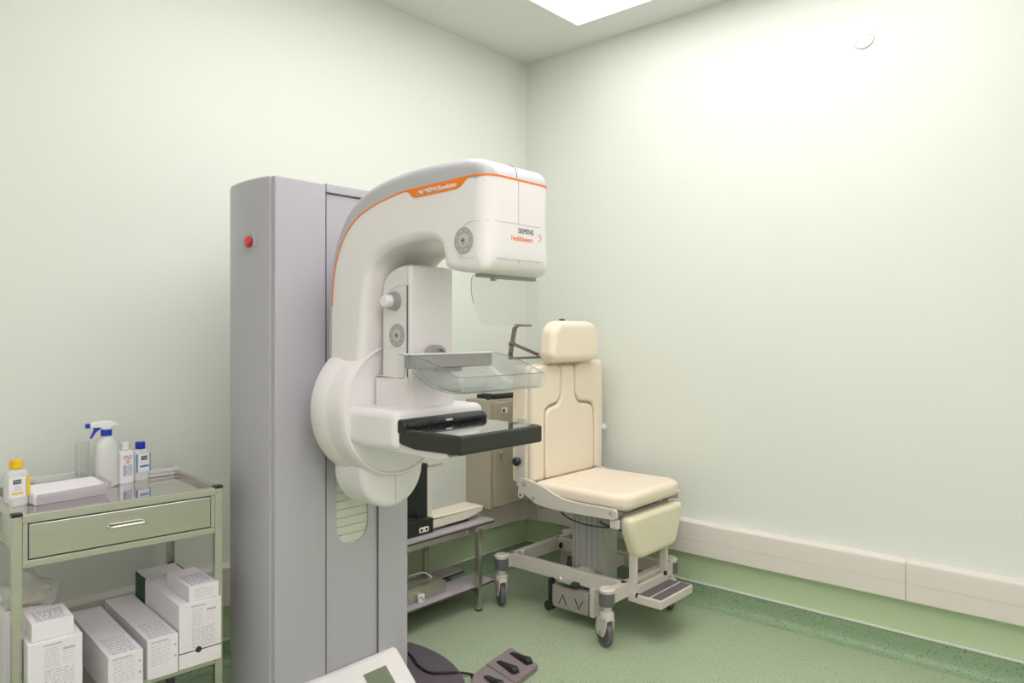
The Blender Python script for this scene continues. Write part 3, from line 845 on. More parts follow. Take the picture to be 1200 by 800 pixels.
finish('cable_boot', CY((-1.345, -0.862, 0.013), (-1.372, -0.902, 0.014), 0.008, 12, 0.002), M['black'], fs)

# ================================================================ PATIENT CHAIR
ch = thing('patient_chair', (-0.445, -0.75, 0), 'cream padded patient chair on a wheeled steel frame against the right wall', 'patient chair')
# seat
P = roundpoly([(-0.700, -0.632), (-0.168, -0.632), (-0.168, -1.10), (-0.213, -1.153), (-0.655, -1.153), (-0.700, -1.10)], [0.03, 0.03, 0.05, 0.04, 0.04, 0.05], 6)
seat = finish('seat', REX(P, 0.578, 0.652, 0.030, 'z', seg=6), M['cream'], ch)
finish('seat_pan', BX((-0.66, -1.08, 0.560), (-0.23, -0.66, 0.580), 0.004), M['frame'], ch)
# backrest shell with side boards
P = roundpoly([(-0.706, 0.635), (-0.062, 0.635), (-0.052, 0.90), (-0.060, 1.220), (-0.700, 1.205), (-0.712, 0.90)], [0.01, 0.01, 0.1, 0.03, 0.03, 0.1], 6)
bk = finish('backrest', REX(P, -0.600, -0.505, 0.016, 'y', seg=4), M['cream'], ch)
def padm(name, P, rr_, y0=-0.632, y1=-0.595, R=0.016):
    finish(name, REX(roundpoly(P, [max(q, 0.017) for q in rr_], 5), y0, y1, R, 'y', seg=5), M['cream'], bk)
padm('centre_pad', [(-0.592, 0.640), (-0.183, 0.640), (-0.183, 0.93), (-0.200, 0.985), (-0.250, 0.995), (-0.320, 1.000), (-0.353, 1.045), (-0.357, 1.20), (-0.462, 1.20), (-0.466, 1.045), (-0.490, 1.005), (-0.560, 0.995), (-0.592, 0.97)],
     [0.02, 0.02, 0.03, 0.03, 0.02, 0.03, 0.03, 0.01, 0.01, 0.03, 0.03, 0.03, 0.03])
padm('left_pad', [(-0.698, 0.640), (-0.602, 0.640), (-0.602, 0.985), (-0.560, 1.007), (-0.500, 1.015), (-0.474, 1.055), (-0.470, 1.190), (-0.500, 1.207), (-0.650, 1.207), (-0.700, 1.17)],
     [0.02, 0.01, 0.03, 0.02, 0.03, 0.03, 0.03, 0.03, 0.05, 0.05])
padm('right_pad', [(-0.173, 0.640), (-0.106, 0.640), (-0.100, 0.95), (-0.106, 1.213), (-0.310, 1.213), (-0.348, 1.195), (-0.345, 1.055), (-0.315, 1.012), (-0.24, 1.005), (-0.190, 0.993), (-0.173, 0.94)],
     [0.01, 0.01, 0.1, 0.03, 0.03, 0.02, 0.03, 0.03, 0.02, 0.02, 0.02])
# headrest
P = roundpoly([(-0.622, 1.250), (-0.590, 1.216), (-0.245, 1.216), (-0.205, 1.262), (-0.222, 1.395), (-0.275, 1.425), (-0.545, 1.425), (-0.600, 1.385)], [0.03, 0.03, 0.03, 0.04, 0.05, 0.04, 0.05, 0.05], 6)
hr = finish('headrest', REX(P, -0.690, -0.590, 0.036, 'y', seg=7), M['cream'], ch)
finish('headrest_knob', LA((-0.452, -0.62, 1.420), (0, 0, 1), [(0.016, 0), (0.016, 0.010), (0.013, 0.014), (0, 0.0145)], 20), M['black'], hr)
finish('headrest_post', BX((-0.47, -0.545, 1.14), (-0.38, -0.520, 1.24), 0.004), M['frame'], hr)
finish('headrest_arm', BX((-0.46, -0.60, 1.24), (-0.39, -0.525, 1.30), 0.006), M['frame'], hr)
# folded bracket left of the headrest
bm = bmesh.new()
flatbar(bm, [(-0.655, 1.400), (-0.748, 1.400), (-0.765, 1.385), (-0.795, 1.265), (-0.793, 1.243), (-0.575, 1.243)], 0.020, 0.011, y=-0.575)
flatbar(bm, [(-0.778, 1.312), (-0.595, 1.258)], 0.014, 0.012, y=-0.575)
lathe(bm, (-0.782, -0.588, 1.312), (0, 1, 0), [(0.012, 0), (0.012, 0.026)], 16)
finish('armrest_bracket', bm, M['bronze'], ch)
# small white knob at the right edge
finish('side_knob', LA((-0.054, -0.585, 0.845), (1, 0, 0), [(0.010, -0.006), (0.010, 0.006), (0.017, 0.010), (0.017, 0.030), (0.012, 0.036), (0, 0.037)], 20), M['bead'], ch)
finish('adjuster_bar', BX((-0.057, -0.592, 0.86), (-0.047, -0.560, 0.97), 0.003), M['frame'], ch)
# side plates of the seat
plate = [(-0.556, 0.640), (-0.560, 0.655), (-0.580, 0.664), (-0.607, 0.662), (-0.66, 0.650), (-0.716, 0.637), (-0.78, 0.612), (-0.837, 0.598), (-0.90, 0.594), (-1.110, 0.594), (-1.120, 0.586), (-1.120, 0.556), (-1.108, 0.548), (-0.817, 0.540), (-0.72, 0.545), (-0.664, 0.552), (-0.635, 0.570), (-0.60, 0.585), (-0.575, 0.600)]
for x0, x1 in ((-0.722, -0.704), (-0.164, -0.146)):
    sp_ = finish('seat_side_plate', REX(plate, x0, x1, 0.002, 'x', seg=2), M['frame'], ch)
    s = -1 if x0 < -0.5 else 1
    xx = x0 if s < 0 else x1
    for y, z, r_ in ((-0.598, 0.638, 0.0135), (-0.655, 0.578, 0.009), (-1.095, 0.577, 0.010)):
        finish('bolt', LA((xx, y, z), (s, 0, 0), [(r_, 0), (r_, 0.002), (r_*0.7, 0.0035), (0, 0.0035)], 20), M['dial'], sp_)
# small hook lug behind the pivot
bm = bmesh.new(); lathe(bm, (-0.720, -0.572, 0.580), (1, 0, 0), [(0.016, 0), (0.016, 0.012)], 20); bx(bm, (-0.719, -0.588, 0.585), (-0.709, -0.556, 0.62), 0.002, 1)
lug = finish('pivot_lug', bm, M['frame'], ch)
finish('bolt', LA((-0.720, -0.572, 0.580), (-1, 0, 0), [(0.006, 0), (0.006, 0.002), (0, 0.002)], 14), M['black'], lug)
# backrest carrier bars
for x0 in (-0.722, -0.160):
    finish('back_bar', BX((x0+0.004, -0.600, 0.62), (x0+0.016, -0.545, 0.95), 0.003), M['frame'], ch)
finish('back_knob', LA((-0.728, -0.560, 0.742), (-1, 0, 0), [(0.012, -0.02), (0.020, 0), (0.022, 0.012), (0.016, 0.020), (0, 0.021)], 20), M['black'], ch)
# under-seat carriage, actuator, cable
bm = bmesh.new()
bx(bm, (-0.60, -1.09, 0.535), (-0.29, -0.70, 0.562), 0.004)
bx(bm, (-0.64, -1.115, 0.530), (-0.25, -1.08, 0.560), 0.004)
bx(bm, (-0.704, -1.10, 0.552), (-0.19, -1.06, 0.572), 0.003)
finish('seat_carriage', bm, M['boxgrey'], ch)
bm = TU(cr([(-0.712, -0.80, 0.545), (-0.715, -0.86, 0.515), (-0.717, -0.95, 0.503), (-0.712, -1.04, 0.505), (-0.705, -1.10, 0.512)], 8), 0.0035, 8)
finish('seat_cable', bm, M['black'], ch)
finish('cable_block', BX((-0.716, -1.125, 0.508), (-0.692, -1.085, 0.545), 0.004), M['frame'], ch)
bm = bmesh.new(); tube(bm, cr([(-0.712, -1.03, 0.528), (-0.718, -1.06, 0.52), (-0.70, -1.10, 0.512), (-0.69, -1.13, 0.500)], 6), 0.005, 8)
finish('release_lever', bm, M['black'], ch)
# column
bm = bmesh.new()
rex(bm, roundpoly([(-0.535, -0.925), (-0.410, -0.925), (-0.410, -0.745), (-0.535, -0.745)], 0.004), 0.17, 0.555, 0.0, 'z')
colm = finish('lift_column', bm, M['alu'], ch)
bm = bmesh.new()
for y in (-0.895, -0.865, -0.835, -0.790, -0.765): bx(bm, (-0.5375, y-0.003, 0.172), (-0.533, y+0.003, 0.553), 0.0008, 1)
finish('column_rib', bm, M['knob'], colm)
finish('column_corner', BX((-0.5385, -0.9285, 0.17), (-0.532, -0.920, 0.555), 0.001, 1), M['cabinet'], colm)
bm = bmesh.new(); bx(bm, (-0.56, -0.95, 0.12), (-0.38, -0.72, 0.175), 0.006)
finish('column_base', bm, M['boxgrey'], ch)
# base frame
FZ0, FZ1 = 0.185, 0.250
bm = bmesh.new()
bx(bm, (-0.635, -1.110, FZ0), (-0.600, -0.410, FZ1), 0.004)
bx(bm, (-0.255, -1.110, FZ0), (-0.220, -0.410, FZ1), 0.004)
bx(bm, (-0.690, -0.442, FZ0), (-0.13, -0.407, FZ1), 0.004)
bx(bm, (-0.745, -1.112, FZ0), (-0.19, -1.077, FZ1), 0.004)
bx(bm, (-0.600, -0.87, FZ0+0.01), (-0.255, -0.80, FZ1-0.01), 0.004)
fm = finish('base_frame', bm, M['frame'], ch)
for x, y in ((-0.700, -0.520), (-0.64, -0.72)):
    pass
bm = bmesh.new(); lathe(bm, (-0.618, -0.50, 0.249), (0, 0, 1), [(0.010, 0), (0.010, 0.012), (0.014, 0.016), (0.014, 0.026), (0.008, 0.032), (0, 0.033)], 18)
finish('level_knob', bm, M['alu'], ch)
finish('hex_bolt', LA((-0.260, -0.45, 0.215), (0, -1, 0), [(0.016, 0.014), (0.016, 0.022), (0, 0.023)], 18), M['black'], ch)
# casters
def caster(x, y, ang, parent, rw=0.062):
    root = bpy.data.objects.new('caster', None); COL.objects.link(root); root.parent = parent
    root.location = Vector((x, y, 0)) - Vector(parent.location); root.rotation_euler = (0, 0, ang); root.empty_display_size = 0.03
    off = -0.022
    finish('caster_cap', LA((0, 0, 0), (0, 0, 1), [(0.034, 0.240), (0.036, 0.244), (0.036, 0.254), (0.030, 0.260), (0, 0.262)], 28), M['frame'], root, world=False)
    finish('caster_sleeve', LA((0, 0, 0), (0, 0, 1), [(0.033, 0.185), (0.0345, 0.188), (0.0345, 0.240), (0.033, 0.242)], 28), M['sleeve'], root, world=False)
    bm = bmesh.new()
    lathe(bm, (0, 0, 0), (0, 0, 1), [(0.020, 0.150), (0.022, 0.186)], 24)
    lathe(bm, (0, 0, 0), (0, 0, 1), [(0.026, 0.128), (0.031, 0.132), (0.031, 0.152), (0.027, 0.158), (0.015, 0.160)], 24)
    # fork cover over the wheel
    prof = [(off-0.030, 0.045), (off-0.044, 0.075), (off-0.036, 0.110), (-0.032, 0.140), (0.030, 0.140), (0.030, 0.105), (off+0.038, 0.070), (off+0.022, 0.045)]
    rex(bm, roundpoly(prof, 0.012, 3), 0.0145, 0.0215, 0.003, 'y', seg=2)
    rex(bm, roundpoly(prof, 0.012, 3), -0.0215, -0.0145, 0.003, 'y', seg=2)
    bx(bm, (-0.030, -0.020, 0.122), (0.030, 0.020, 0.142), 0.004)
    finish('caster_fork', bm, M['frame'], root, world=False)
    bm = bmesh.new()
    lathe(bm, (off, -0.0135, rw), (0, 1, 0), [(0.0, 0.003), (rw*0.70, 0.003), (rw*0.74, 0.0), (rw*0.93, 0.001), (rw, 0.008), (rw, 0.019), (rw*0.93, 0.026), (rw*0.74, 0.027), (rw*0.70, 0.024), (0, 0.024)], 36)
    finish('caster_wheel', bm, M['wheel'], root, world=False)
    finish('caster_axle', LA((off, 0, rw), (0, 1, 0), [(0.010, -0.024), (0.010, 0.024)], 16), M['knob'], root, world=False)
    return root
caster(-0.695, -0.428, math.radians(236), ch)
caster(-0.752, -1.095, math.radians(243), ch)
caster(-0.125, -0.410, math.radians(240), ch)
caster(-0.185, -1.085, math.radians(200), ch)
# control box with up and down marks
bm = bmesh.new(); bx(bm, (-0.655, -0.925, 0.060), (-0.560, -0.715, 0.165), 0.006)
cbx = finish('foot_control_box', bm, M['boxgrey'], ch)
finish('box_cover', BX((-0.660, -0.928, 0.066), (-0.652, -0.735, 0.162), 0.003), M['boxgrey'], cbx)
finish('box_side_bracket', BX((-0.650, -0.955, 0.060), (-0.560, -0.930, 0.19), 0.003), M['frame'], cbx)
bm = bmesh.new()
tube(bm, [(-0.6610, -0.762, 0.085), (-0.6610, -0.785, 0.130), (-0.6610, -0.808, 0.085)], 0.0022, 6)
finish('up_arrow', bm, M['black'], cbx); bm = bmesh.new()
tube(bm, [(-0.6610, -0.855, 0.130), (-0.6610, -0.878, 0.085), (-0.6610, -0.901, 0.130)], 0.0022, 6)
finish('down_arrow', bm, M['black'], cbx)
bm = bmesh.new(); bx(bm, (-0.655, -0.712, 0.045), (-0.625, -0.690, 0.19), 0.005); lathe(bm, (-0.665, -0.70, 0.06), (1, 0, 0), [(0.024, 0), (0.024, 0.03)], 20)
finish('box_foot', bm, M['black'], cbx)
bm = bmesh.new(); lathe(bm, (-0.637, -0.760, 0.196), (-1, 0, 0), [(0.016, 0), (0.016, 0.016), (0.010, 0.022), (0, 0.022)], 20); bx(bm, (-0.668, -0.84, 0.188), (-0.636, -0.762, 0.202), 0.005)
finish('brake_lever', bm, M['alu'], ch)
finish('lever_tip', BX((-0.672, -0.872, 0.187), (-0.640, -0.836, 0.203), 0.006), M['darkgreen'], ch)
# leg rest
P = roundpoly([(-0.596, 0.352), (-0.262, 0.352), (-0.205, 0.49), (-0.195, 0.552), (-0.664, 0.552), (-0.664, 0.49)], [0.05, 0.05, 0.06, 0.035, 0.035, 0.06], 7)
bm = REX(P, -1.165, -1.098, 0.026, 'y', seg=6)
finish('leg_rest', bm, M['creamdark'], ch)
bm = bmesh.new()
for x in (-0.600, -0.332):
    bx(bm, (x, -1.145, 0.185), (x+0.022, -1.110, 0.400), 0.003)
    bx(bm, (x-0.002, -1.15, 0.165), (x+0.024, -1.105, 0.205), 0.003)
bx(bm, (-0.598, -1.148, 0.190), (-0.312, -1.125, 0.232), 0.003)
lgf = finish('leg_rest_frame', bm, M['frame'], ch)
for x in (-0.60, -0.33):
    finish('leg_rest_hinge', BX((x, -1.105, 0.52), (x+0.04, -1.06, 0.565), 0.003), M['frame'], ch)
for x, z in ((-0.594, 0.196), (-0.345, 0.235)):
    finish('bolt', LA((x, -1.150, z), (0, -1, 0), [(0.011, -0.004), (0.011, 0.004), (0.006, 0.006), (0, 0.006)], 18), M['black'], lgf)
finish('bolt', LA((-0.335, -1.150, 0.205), (0, -1, 0), [(0.014, -0.004), (0.014, 0.003), (0, 0.003)], 18), M['frame'], lgf)
bm = bmesh.new(); rex(bm, roundpoly([(-0.602, -1.150), (-0.310, -1.150), (-0.310, -1.275), (-0.602, -1.275)], [0.004, 0.004, 0.012, 0.012]), 0.163, 0.200, 0.004, 'z', seg=3)
fpl = finish('footplate', bm, M['frame'], ch)
for y0, y1 in ((-1.208, -1.156), (-1.267, -1.217)):
    finish('grip_strip', BX((-0.590, y0, 0.1995), (-0.322, y1, 0.2022), 0.0008, 1), M['grip'], fpl)

# ================================================================ WALL CABINET
cab = thing('wall_cabinet', (-0.26, -0.1, 0.41), 'beige metal wall cabinet with a hinged door mounted low in the corner behind the chair', 'wall cabinet')
finish('body', BX((-0.520, -0.183, 0.409), (-0.02, 0.0, 1.0), 0.004), M['cabinet'], cab)
dr = finish('door', BX((-0.500, -0.202, 0.421), (-0.04, -0.184, 0.985), 0.004), M['cabinet'], cab)
lk = finish('latch_plate', BX((-0.447, -0.205, 0.925), (-0.400, -0.201, 0.955), 0.002), M['label'], dr)
finish('lock', LA((-0.432, -0.204, 0.94), (0, -1, 0), [(0.010, 0), (0.010, 0.003), (0.004, 0.004), (0, 0.004)], 20), M['bluelock'], lk)
bm = bmesh.new(); lathe(bm, (-0.452, -0.201, 0.712), (0, -1, 0), [(0.011, 0), (0.011, 0.010), (0, 0.011)], 18)
klk = finish('door_lock', bm, M['alu'], dr)
bm = bmesh.new(); bx(bm, (-0.455, -0.216, 0.672), (-0.449, -0.212, 0.712), 0.001, 1); lathe(bm, (-0.449, -0.222, 0.694), (0, 1, 0), [(0.012, 0), (0.012, 0.003)], 16); bx(bm, (-0.444, -0.222, 0.640), (-0.439, -0.219, 0.690), 0.001, 1)
finish('keys', bm, M['steel2'], dr)
# black device on the cabinet
dv = thing('flat_device', (-0.36, -0.12, 1.0), 'flat black device lying on top of the beige wall cabinet', 'device')
bm = bmesh.new(); rex(bm, rrect(-0.47, -0.16, -0.17, -0.03, 0.012), 1.0, 1.022, 0.004, 'z', seg=2)
finish('casing', bm, M['black'], dv)
bm = bmesh.new(); rex(bm, rrect(-0.45, -0.18, -0.155, -0.045, 0.012), 1.0215, 1.028, 0.002, 'z', seg=2)
finish('cover', bm, M['glossblack'], dv)
finish('black_clip', BX((-0.515, -0.16, 1.0), (-0.485, -0.145, 1.012), 0.003), M['black'])
tag(bpy.data.objects['black_clip'], 'tiny black clip at the front left corner of the wall cabinet top', 'clip')

# ================================================================ LOW TABLE WITH SHELF
lt = thing('low_table', (-1.05, -0.23, 0), 'low two-tier side table with pale laminate boards on steel legs between machine and chair', 'side table')
tt = finish('tabletop', BX((-1.50, -0.362, 0.412), (-0.678, -0.100, 0.4205), 0.001, 1), M['laminate'], lt)
finish('tabletop_edge', BX((-1.502, -0.364, 0.4045), (-0.676, -0.098, 0.4125), 0.001, 1), M['lamedge'], tt)
bm = bmesh.new(); bx(bm, (-1.47, -0.350, 0.375), (-0.80, -0.325, 0.4045)); bx(bm, (-1.47, -0.135, 0.375), (-0.80, -0.11, 0.4045)); bx(bm, (-0.822, -0.33, 0.375), (-0.802, -0.12, 0.4045)); bx(bm, (-1.468, -0.33, 0.375), (-1.448, -0.12, 0.4045))
finish('table_frame', bm, M['steel2'], lt)
for x, y in ((-1.472, -0.396), (-1.472, -0.125), (-0.828, -0.396), (-0.935, -0.125)):
    if True:
        finish('leg', BX((x, y, 0.004), (x+0.027, y+0.025, 0.4045), 0.002), M['steel2'], lt)
        finish('foot_pad', BX((x-0.0005, y-0.0005, 0), (x+0.0275, y+0.0255, 0.010), 0.002), M['black'], lt)
sb_ = finish('shelf', BX((-1.50, -0.371, 0.114), (-0.690, -0.225, 0.1215), 0.001, 1), M['laminate'], lt)
finish('shelf_edge', BX((-1.502, -0.3712, 0.106), (-0.688, -0.223, 0.1145), 0.001, 1), M['lamedge'], sb_)
sb2 = finish('rear_shelf', BX((-1.50, -0.165, 0.120), (-0.700, -0.075, 0.1275), 0.001, 1), M['laminate'], lt)
finish('shelf_edge', BX((-1.502, -0.167, 0.112), (-0.698, -0.073, 0.1205), 0.001, 1), M['lamedge'], sb2)
for xb in (-0.824, -1.468):
    finish('shelf_bearer', BX((xb, -0.395, 0.088), (xb+0.020, -0.075, 0.106)), M['seam'], lt)
# instrument on the table
ins = thing('tabletop_instrument', (-0.95, -0.24, 0.42), 'cream and black tabletop instrument with a flat cream plate on the low table', 'medical instrument')
P = roundpoly([(-1.055, 0.434), (-1.02, 0.430), (-0.78, 0.447), (-0.690, 0.475), (-0.690, 0.500), (-0.72, 0.508), (-0.99, 0.494), (-1.055, 0.490)], [0.004, 0.01, 0.03, 0.02, 0.008, 0.01, 0.02, 0.004], 4)
P = roundpoly([(-1.055, 0.430), (-0.80, 0.434), (-0.700, 0.455), (-0.694, 0.482), (-0.72, 0.488), (-1.055, 0.486)], [0.004, 0.04, 0.012, 0.006, 0.01, 0.004], 4)
finish('plate', REX(P, -0.305, -0.185, 0.010, 'y', seg=4), M['creamplate'], ins)
finish('plate_foot', BX((-1.05, -0.29, 0.4205), (-0.79, -0.20, 0.436), 0.003), M['black'], ins)
finish('upright', REX(roundpoly([(-1.055, 0.48), (-1.022, 0.48), (-1.035, 0.60), (-1.040, 0.735), (-1.055, 0.735)], 0.003), -0.275, -0.215, 0.004, 'y', seg=2), M['creamplate'], ins)
finish('top_clip', BX((-1.055, -0.285, 0.724), (-0.965, -0.26, 0.738), 0.002), M['cabinet'], ins)
finish('column', BX((-1.125, -0.28, 0.44), (-1.057, -0.20, 0.745), 0.004), M['black'], ins)
bs = finish('base', BX((-1.22, -0.315, 0.4205), (-1.050, -0.18, 0.492), 0.006), M['black'], ins)
sk = finish('socket_panel', REX(rrect(-1.142, -1.082, 0.433, 0.458, 0.008), -0.318, -0.312, 0.002, 'y', seg=2), M['bead'], bs)
for x in (-1.128, -1.098):
    finish('socket', LA((x, -0.3172, 0.4455), (0, -1, 0), [(0.007, 0), (0.007, 0.002), (0, 0.0022)], 16), M['black'], sk)
# box device on the shelf
sd = thing('power_box', (-1.05, -0.28, 0.1215), 'silver box unit with a white plug on the low table shelf', 'power unit')
P = roundpoly([(-1.22, 0.1217), (-0.975, 0.1217), (-0.975, 0.175), (-1.0, 0.190), (-1.22, 0.190)], [0.003, 0.006, 0.012, 0.012, 0.003])
finish('casing', REX(P, -0.325, -0.232, 0.005, 'y', seg=3), M['steel2'], sd)
finish('plug', BX((-1.165, -0.345, 0.1217), (-1.133, -0.327, 0.158), 0.003), M['label'], sd)
finish('plug_mark', BX((-1.158, -0.3462, 0.143), (-1.150, -0.3445, 0.150), 0.0005, 1), M['black'], sd)
finish('plug_mark', BX((-1.147, -0.3462, 0.130), (-1.139, -0.3445, 0.137), 0.0005, 1), M['black'], sd)
finish('lead', TU(cr([(-1.02, -0.27, 0.189), (-1.04, -0.24, 0.21), (-1.08, -0.21, 0.205), (-1.15, -0.20, 0.195), (-1.2, -0.22, 0.191)], 6), 0.004, 8), M['bead'], sd)

# ================================================================ TROLLEY
TR = math.radians(-5.5)
TO = (-2.254, -0.623, 0)
tro = thing('instrument_trolley', TO, 'stainless steel instrument trolley with one drawer standing against the left wall', 'trolley', rz=TR)
def L(name, bm, m, parent=None, label=None, **k):
    return finish(name, bm, m, parent or tro, world=False, label=label, **k)
TW, TD, TH = 0.563, 0.470, 0.872
lg = 0.024
for x in (-TW, -lg+0.004):
    for y in (0, TD-lg):
        L('leg', BX((x, y, 0.10), (x+lg, y+lg, TH-0.006), 0.002), M['steel2'])
        L('leg_cap', BX((x-0.0015, y-0.0015, TH-0.007), (x+lg+0.0015, y+lg+0.0015, TH+0.003), 0.002), M['black'])
        bm = bmesh.new(); lathe(bm, (x+lg/2-0.011, y+lg/2, 0.04), (1, 0, 0), [(0.0, 0), (0.036, 0.001), (0.040, 0.006), (0.040, 0.016), (0.036, 0.021), (0, 0.022)], 24); bx(bm, (x+lg/2-0.014, y+lg/2-0.012, 0.07), (x+lg/2+0.014, y+lg/2+0.012, 0.102), 0.003)
        L('wheel', bm, M['wheel'])
TX0, TX1 = -TW+lg, -lg+0.004
top = L('top_plate', BX((TX0-0.012, 0.0, 0.850), (TX1+0.012, TD, 0.856), 0.0015), M['steeltop'])
L('top_front_rail', BX((TX0, -0.002, 0.846), (TX1, 0.016, 0.870), 0.002), M['steel2'])
for x0, x1 in ((-TW+0.004, -TW+0.020), (-lg+0.008, 0.0)):
    L('top_side_rail', BX((x0, lg, 0.845), (x1, TD-lg, 0.872), 0.003), M['steel2'])
L('top_back_rail', BX((TX0, TD-0.018, 0.846), (TX1, TD-0.004, 0.874), 0.002), M['steel2'])
L('drawer_case', BX((TX0, 0.012, 0.735), (TX1, TD-0.012, 0.8495), 0.002), M['steel'])
L('lower_front_rail', BX((TX0, 0.001, 0.724), (TX1, 0.016, 0.744), 0.002), M['steel2'])
for x in (TX0, TX1-0.013):
    L('drawer_post', BX((x, 0.001, 0.744), (x+0.013, 0.016, 0.846), 0.001, 1), M['steel2'])
L('drawer_gap', BX((TX0+0.013, 0.006, 0.745), (TX1-0.013, 0.012, 0.846)), M['seam'])
dw = L('drawer', BX((TX0+0.0155, -0.001, 0.7475), (TX1-0.0155, 0.0125, 0.8420), 0.0015, 1), M['steel'])
bm = bmesh.new(); tube(bm, cr([(-0.330, -0.001, 0.800), (-0.328, -0.014, 0.800), (-0.318, -0.018, 0.800), (-0.28, -0.018, 0.800), (-0.242, -0.018, 0.800), (-0.232, -0.014, 0.800), (-0.230, -0.001, 0.800)], 5), 0.0045, 10)
L('handle', bm, M['steel2'], dw)
L('lower_shelf', BX((TX0-0.012, 0.0, 0.320), (TX1+0.012, TD, 0.332), 0.002), M['steel'])
for y0 in (0.0, TD-0.014):
    L('shelf_rail', BX((TX0, y0, 0.306), (TX1, y0+0.014, 0.334), 0.002), M['steel2'])

RT = Matrix.Translation(TO) @ Matrix.Rotation(TR, 4, 'Z')
def tloc(x, y, z): return tuple(RT @ Vector((x, y, z)))
def tthing(name, x, y, z, label, cat, group=None, rz=0.0):
    return thing(name, tloc(x, y, z), label, cat, group, TR+rz)

def lines(bm, x0, x1, z0, z1, n, y, rnd, h=0.0016, plane='front', gap=None):
    """rows of fine print, as thin raised bars"""
    for k in range(n):
        z = z1 - (k+0.5)*(z1-z0)/n
        x = x0
        while x < x1-0.002:
            wd = rnd.uniform(0.004, 0.016); e_ = min(x+wd, x1)
            if plane == 'front': bx(bm, (x, y-0.0006, z-h/2), (e_, y+0.0002, z+h/2))
            else: bx(bm, (x, z-h/2, y-0.0002), (e_, z+h/2, y+0.0005))
            x = e_ + rnd.uniform(0.0015, 0.006)

def carton(name, x0, x1, y0, y1, z0, z1, label, group, front='list', top=False, rz=0.0, slit=False, cat='box'):
    w_, d_, h_ = x1-x0, y1-y0, z1-z0
    t = tthing(name, (x0+x1)/2, (y0+y1)/2, z0, label, cat, group, rz)
    b = finish('carton', BX((-w_/2, -d_/2, 0), (w_/2, d_/2, h_), 0.0025), M['card'], t, world=False)
    rnd = random.Random(int(abs(x0)*1000))
    fy = -d_/2
    bm = bmesh.new()
    if front == 'list':
        lines(bm, -w_*0.36, w_*0.25, h_*0.30, h_*0.90, 9, fy, rnd, 0.0014)
        for q in (0.70, 0.42): bx(bm, (w_*0.36, fy-0.0006, h_*q), (w_*0.43, fy+0.0002, h_*q+0.006))
        bx(bm, (-w_*0.38, fy-0.0006, h_*0.90), (w_*0.18, fy+0.0002, h_*0.90+0.003))
    elif front == 'big':
        bx(bm, (-w_*0.22, fy-0.0006, h_*0.93), (w_*0.12, fy+0.0002, h_*0.93+0.0035))
        bx(bm, (w_*0.14, fy-0.0006, h_*0.83), (w_*0.36, fy+0.0002, h_*0.83+0.006))
        lines(bm, w_*0.14, w_*0.34, h_*0.66, h_*0.82, 4, fy, rnd, 0.0010)
        lines(bm, -w_*0.20, w_*0.34, h_*0.28, h_*0.60, 9, fy, rnd, 0.0020)
        lines(bm, -w_*0.05, w_*0.16, h_*0.22, h_*0.25, 1, fy, rnd, 0.0020)
    elif front == 'small':
        lines(bm, -w_*0.30, w_*0.35, h_*0.18, h_*0.88, 5, fy, rnd, 0.0013)
    if front: finish('front_label', bm, M['print'], t, world=False, smooth=0)
    if front == 'big':
        bm = bmesh.new(); lines(bm, -w_*0.20, w_*0.06, h_*0.62, h_*0.90, 10, fy, rnd, 0.0012)
        finish('front_label', bm, M['printlight'], t, world=False, smooth=0)
    if top:
        bm = bmesh.new()
        a, bb = top
        for k in range(7):
            yy = fy + a + k*(bb-a)/7
            lines(bm, -w_*0.36, w_*0.36, yy, yy+(bb-a)/8.5, 2, h_, rnd, 0.0040, 'top')
        finish('top_label', bm, M['printlight'], t, world=False, smooth=0)
    if slit:
        bm = bmesh.new(); bx(bm, (-w_*0.5, fy-0.0007, h_*0.235), (w_*0.5, fy+0.0005, h_*0.235+0.0028))
        lathe(bm, (-0.006, fy+0.0003, h_*0.245), (0, -1, 0), [(0.0095, 0), (0.0095, 0.0011), (0, 0.0012)], 24)
        finish('slit_and_hole', bm, M['black'], t, world=False, smooth=0)
    return t
SZ_ = 0.3325
G = 'white cartons on the lower shelf of the trolley'
carton('supply_box', -0.141, -0.012, -0.030, 0.300, SZ_, 0.529, 'tall white supply box at the right end of the trolley shelf with a round hole', G, 'big', slit=True)
carton('supply_box', -0.108, -0.016, -0.020, 0.185, 0.5295, 0.574, 'small flat white box resting on top of the tall box beside the trolley\'s right leg', G, 'small', top=(0.02, 0.13))
carton('supply_box', -0.234, -0.145, -0.036, 0.420, SZ_, 0.452, 'long narrow white box directly left of the tall box with the hole', G, 'list', top=(0.01, 0.14), rz=0.0)
carton('supply_box', -0.348, -0.256, -0.075, 0.380, SZ_, 0.449, 'long narrow white box second from the left, nearest the middle front of the shelf', G, 'list', top=(0.01, 0.15))
carton('supply_box', -0.536, -0.406, -0.050, 0.120, SZ_, 0.530, 'tall white supply box at the left end of the trolley shelf under a smaller box', G, 'big')
carton('supply_box', -0.525, -0.425, -0.040, 0.090, 0.5305, 0.580, 'small white box with a lifted lid on top of the left tall box', G, None, top=(0.01, 0.10))
carton('supply_box', -0.556, -0.440, 0.165, 0.420, SZ_, 0.565, 'white box behind the left trolley leg under the crumpled clear bag', G, None)
dg = tthing('green_box', -0.068, 0.375, SZ_, 'dark green box standing behind the tall white box on the trolley shelf', 'box')
finish('carton', BX((-0.065, -0.068, 0), (0.075, 0.060, 0.190), 0.002), M['darkgreen'], dg, world=False)
finish('lid', BX((-0.063, -0.066, 0.1905), (0.062, 0.050, 0.196), 0.001, 1), M['card'], dg, world=False)
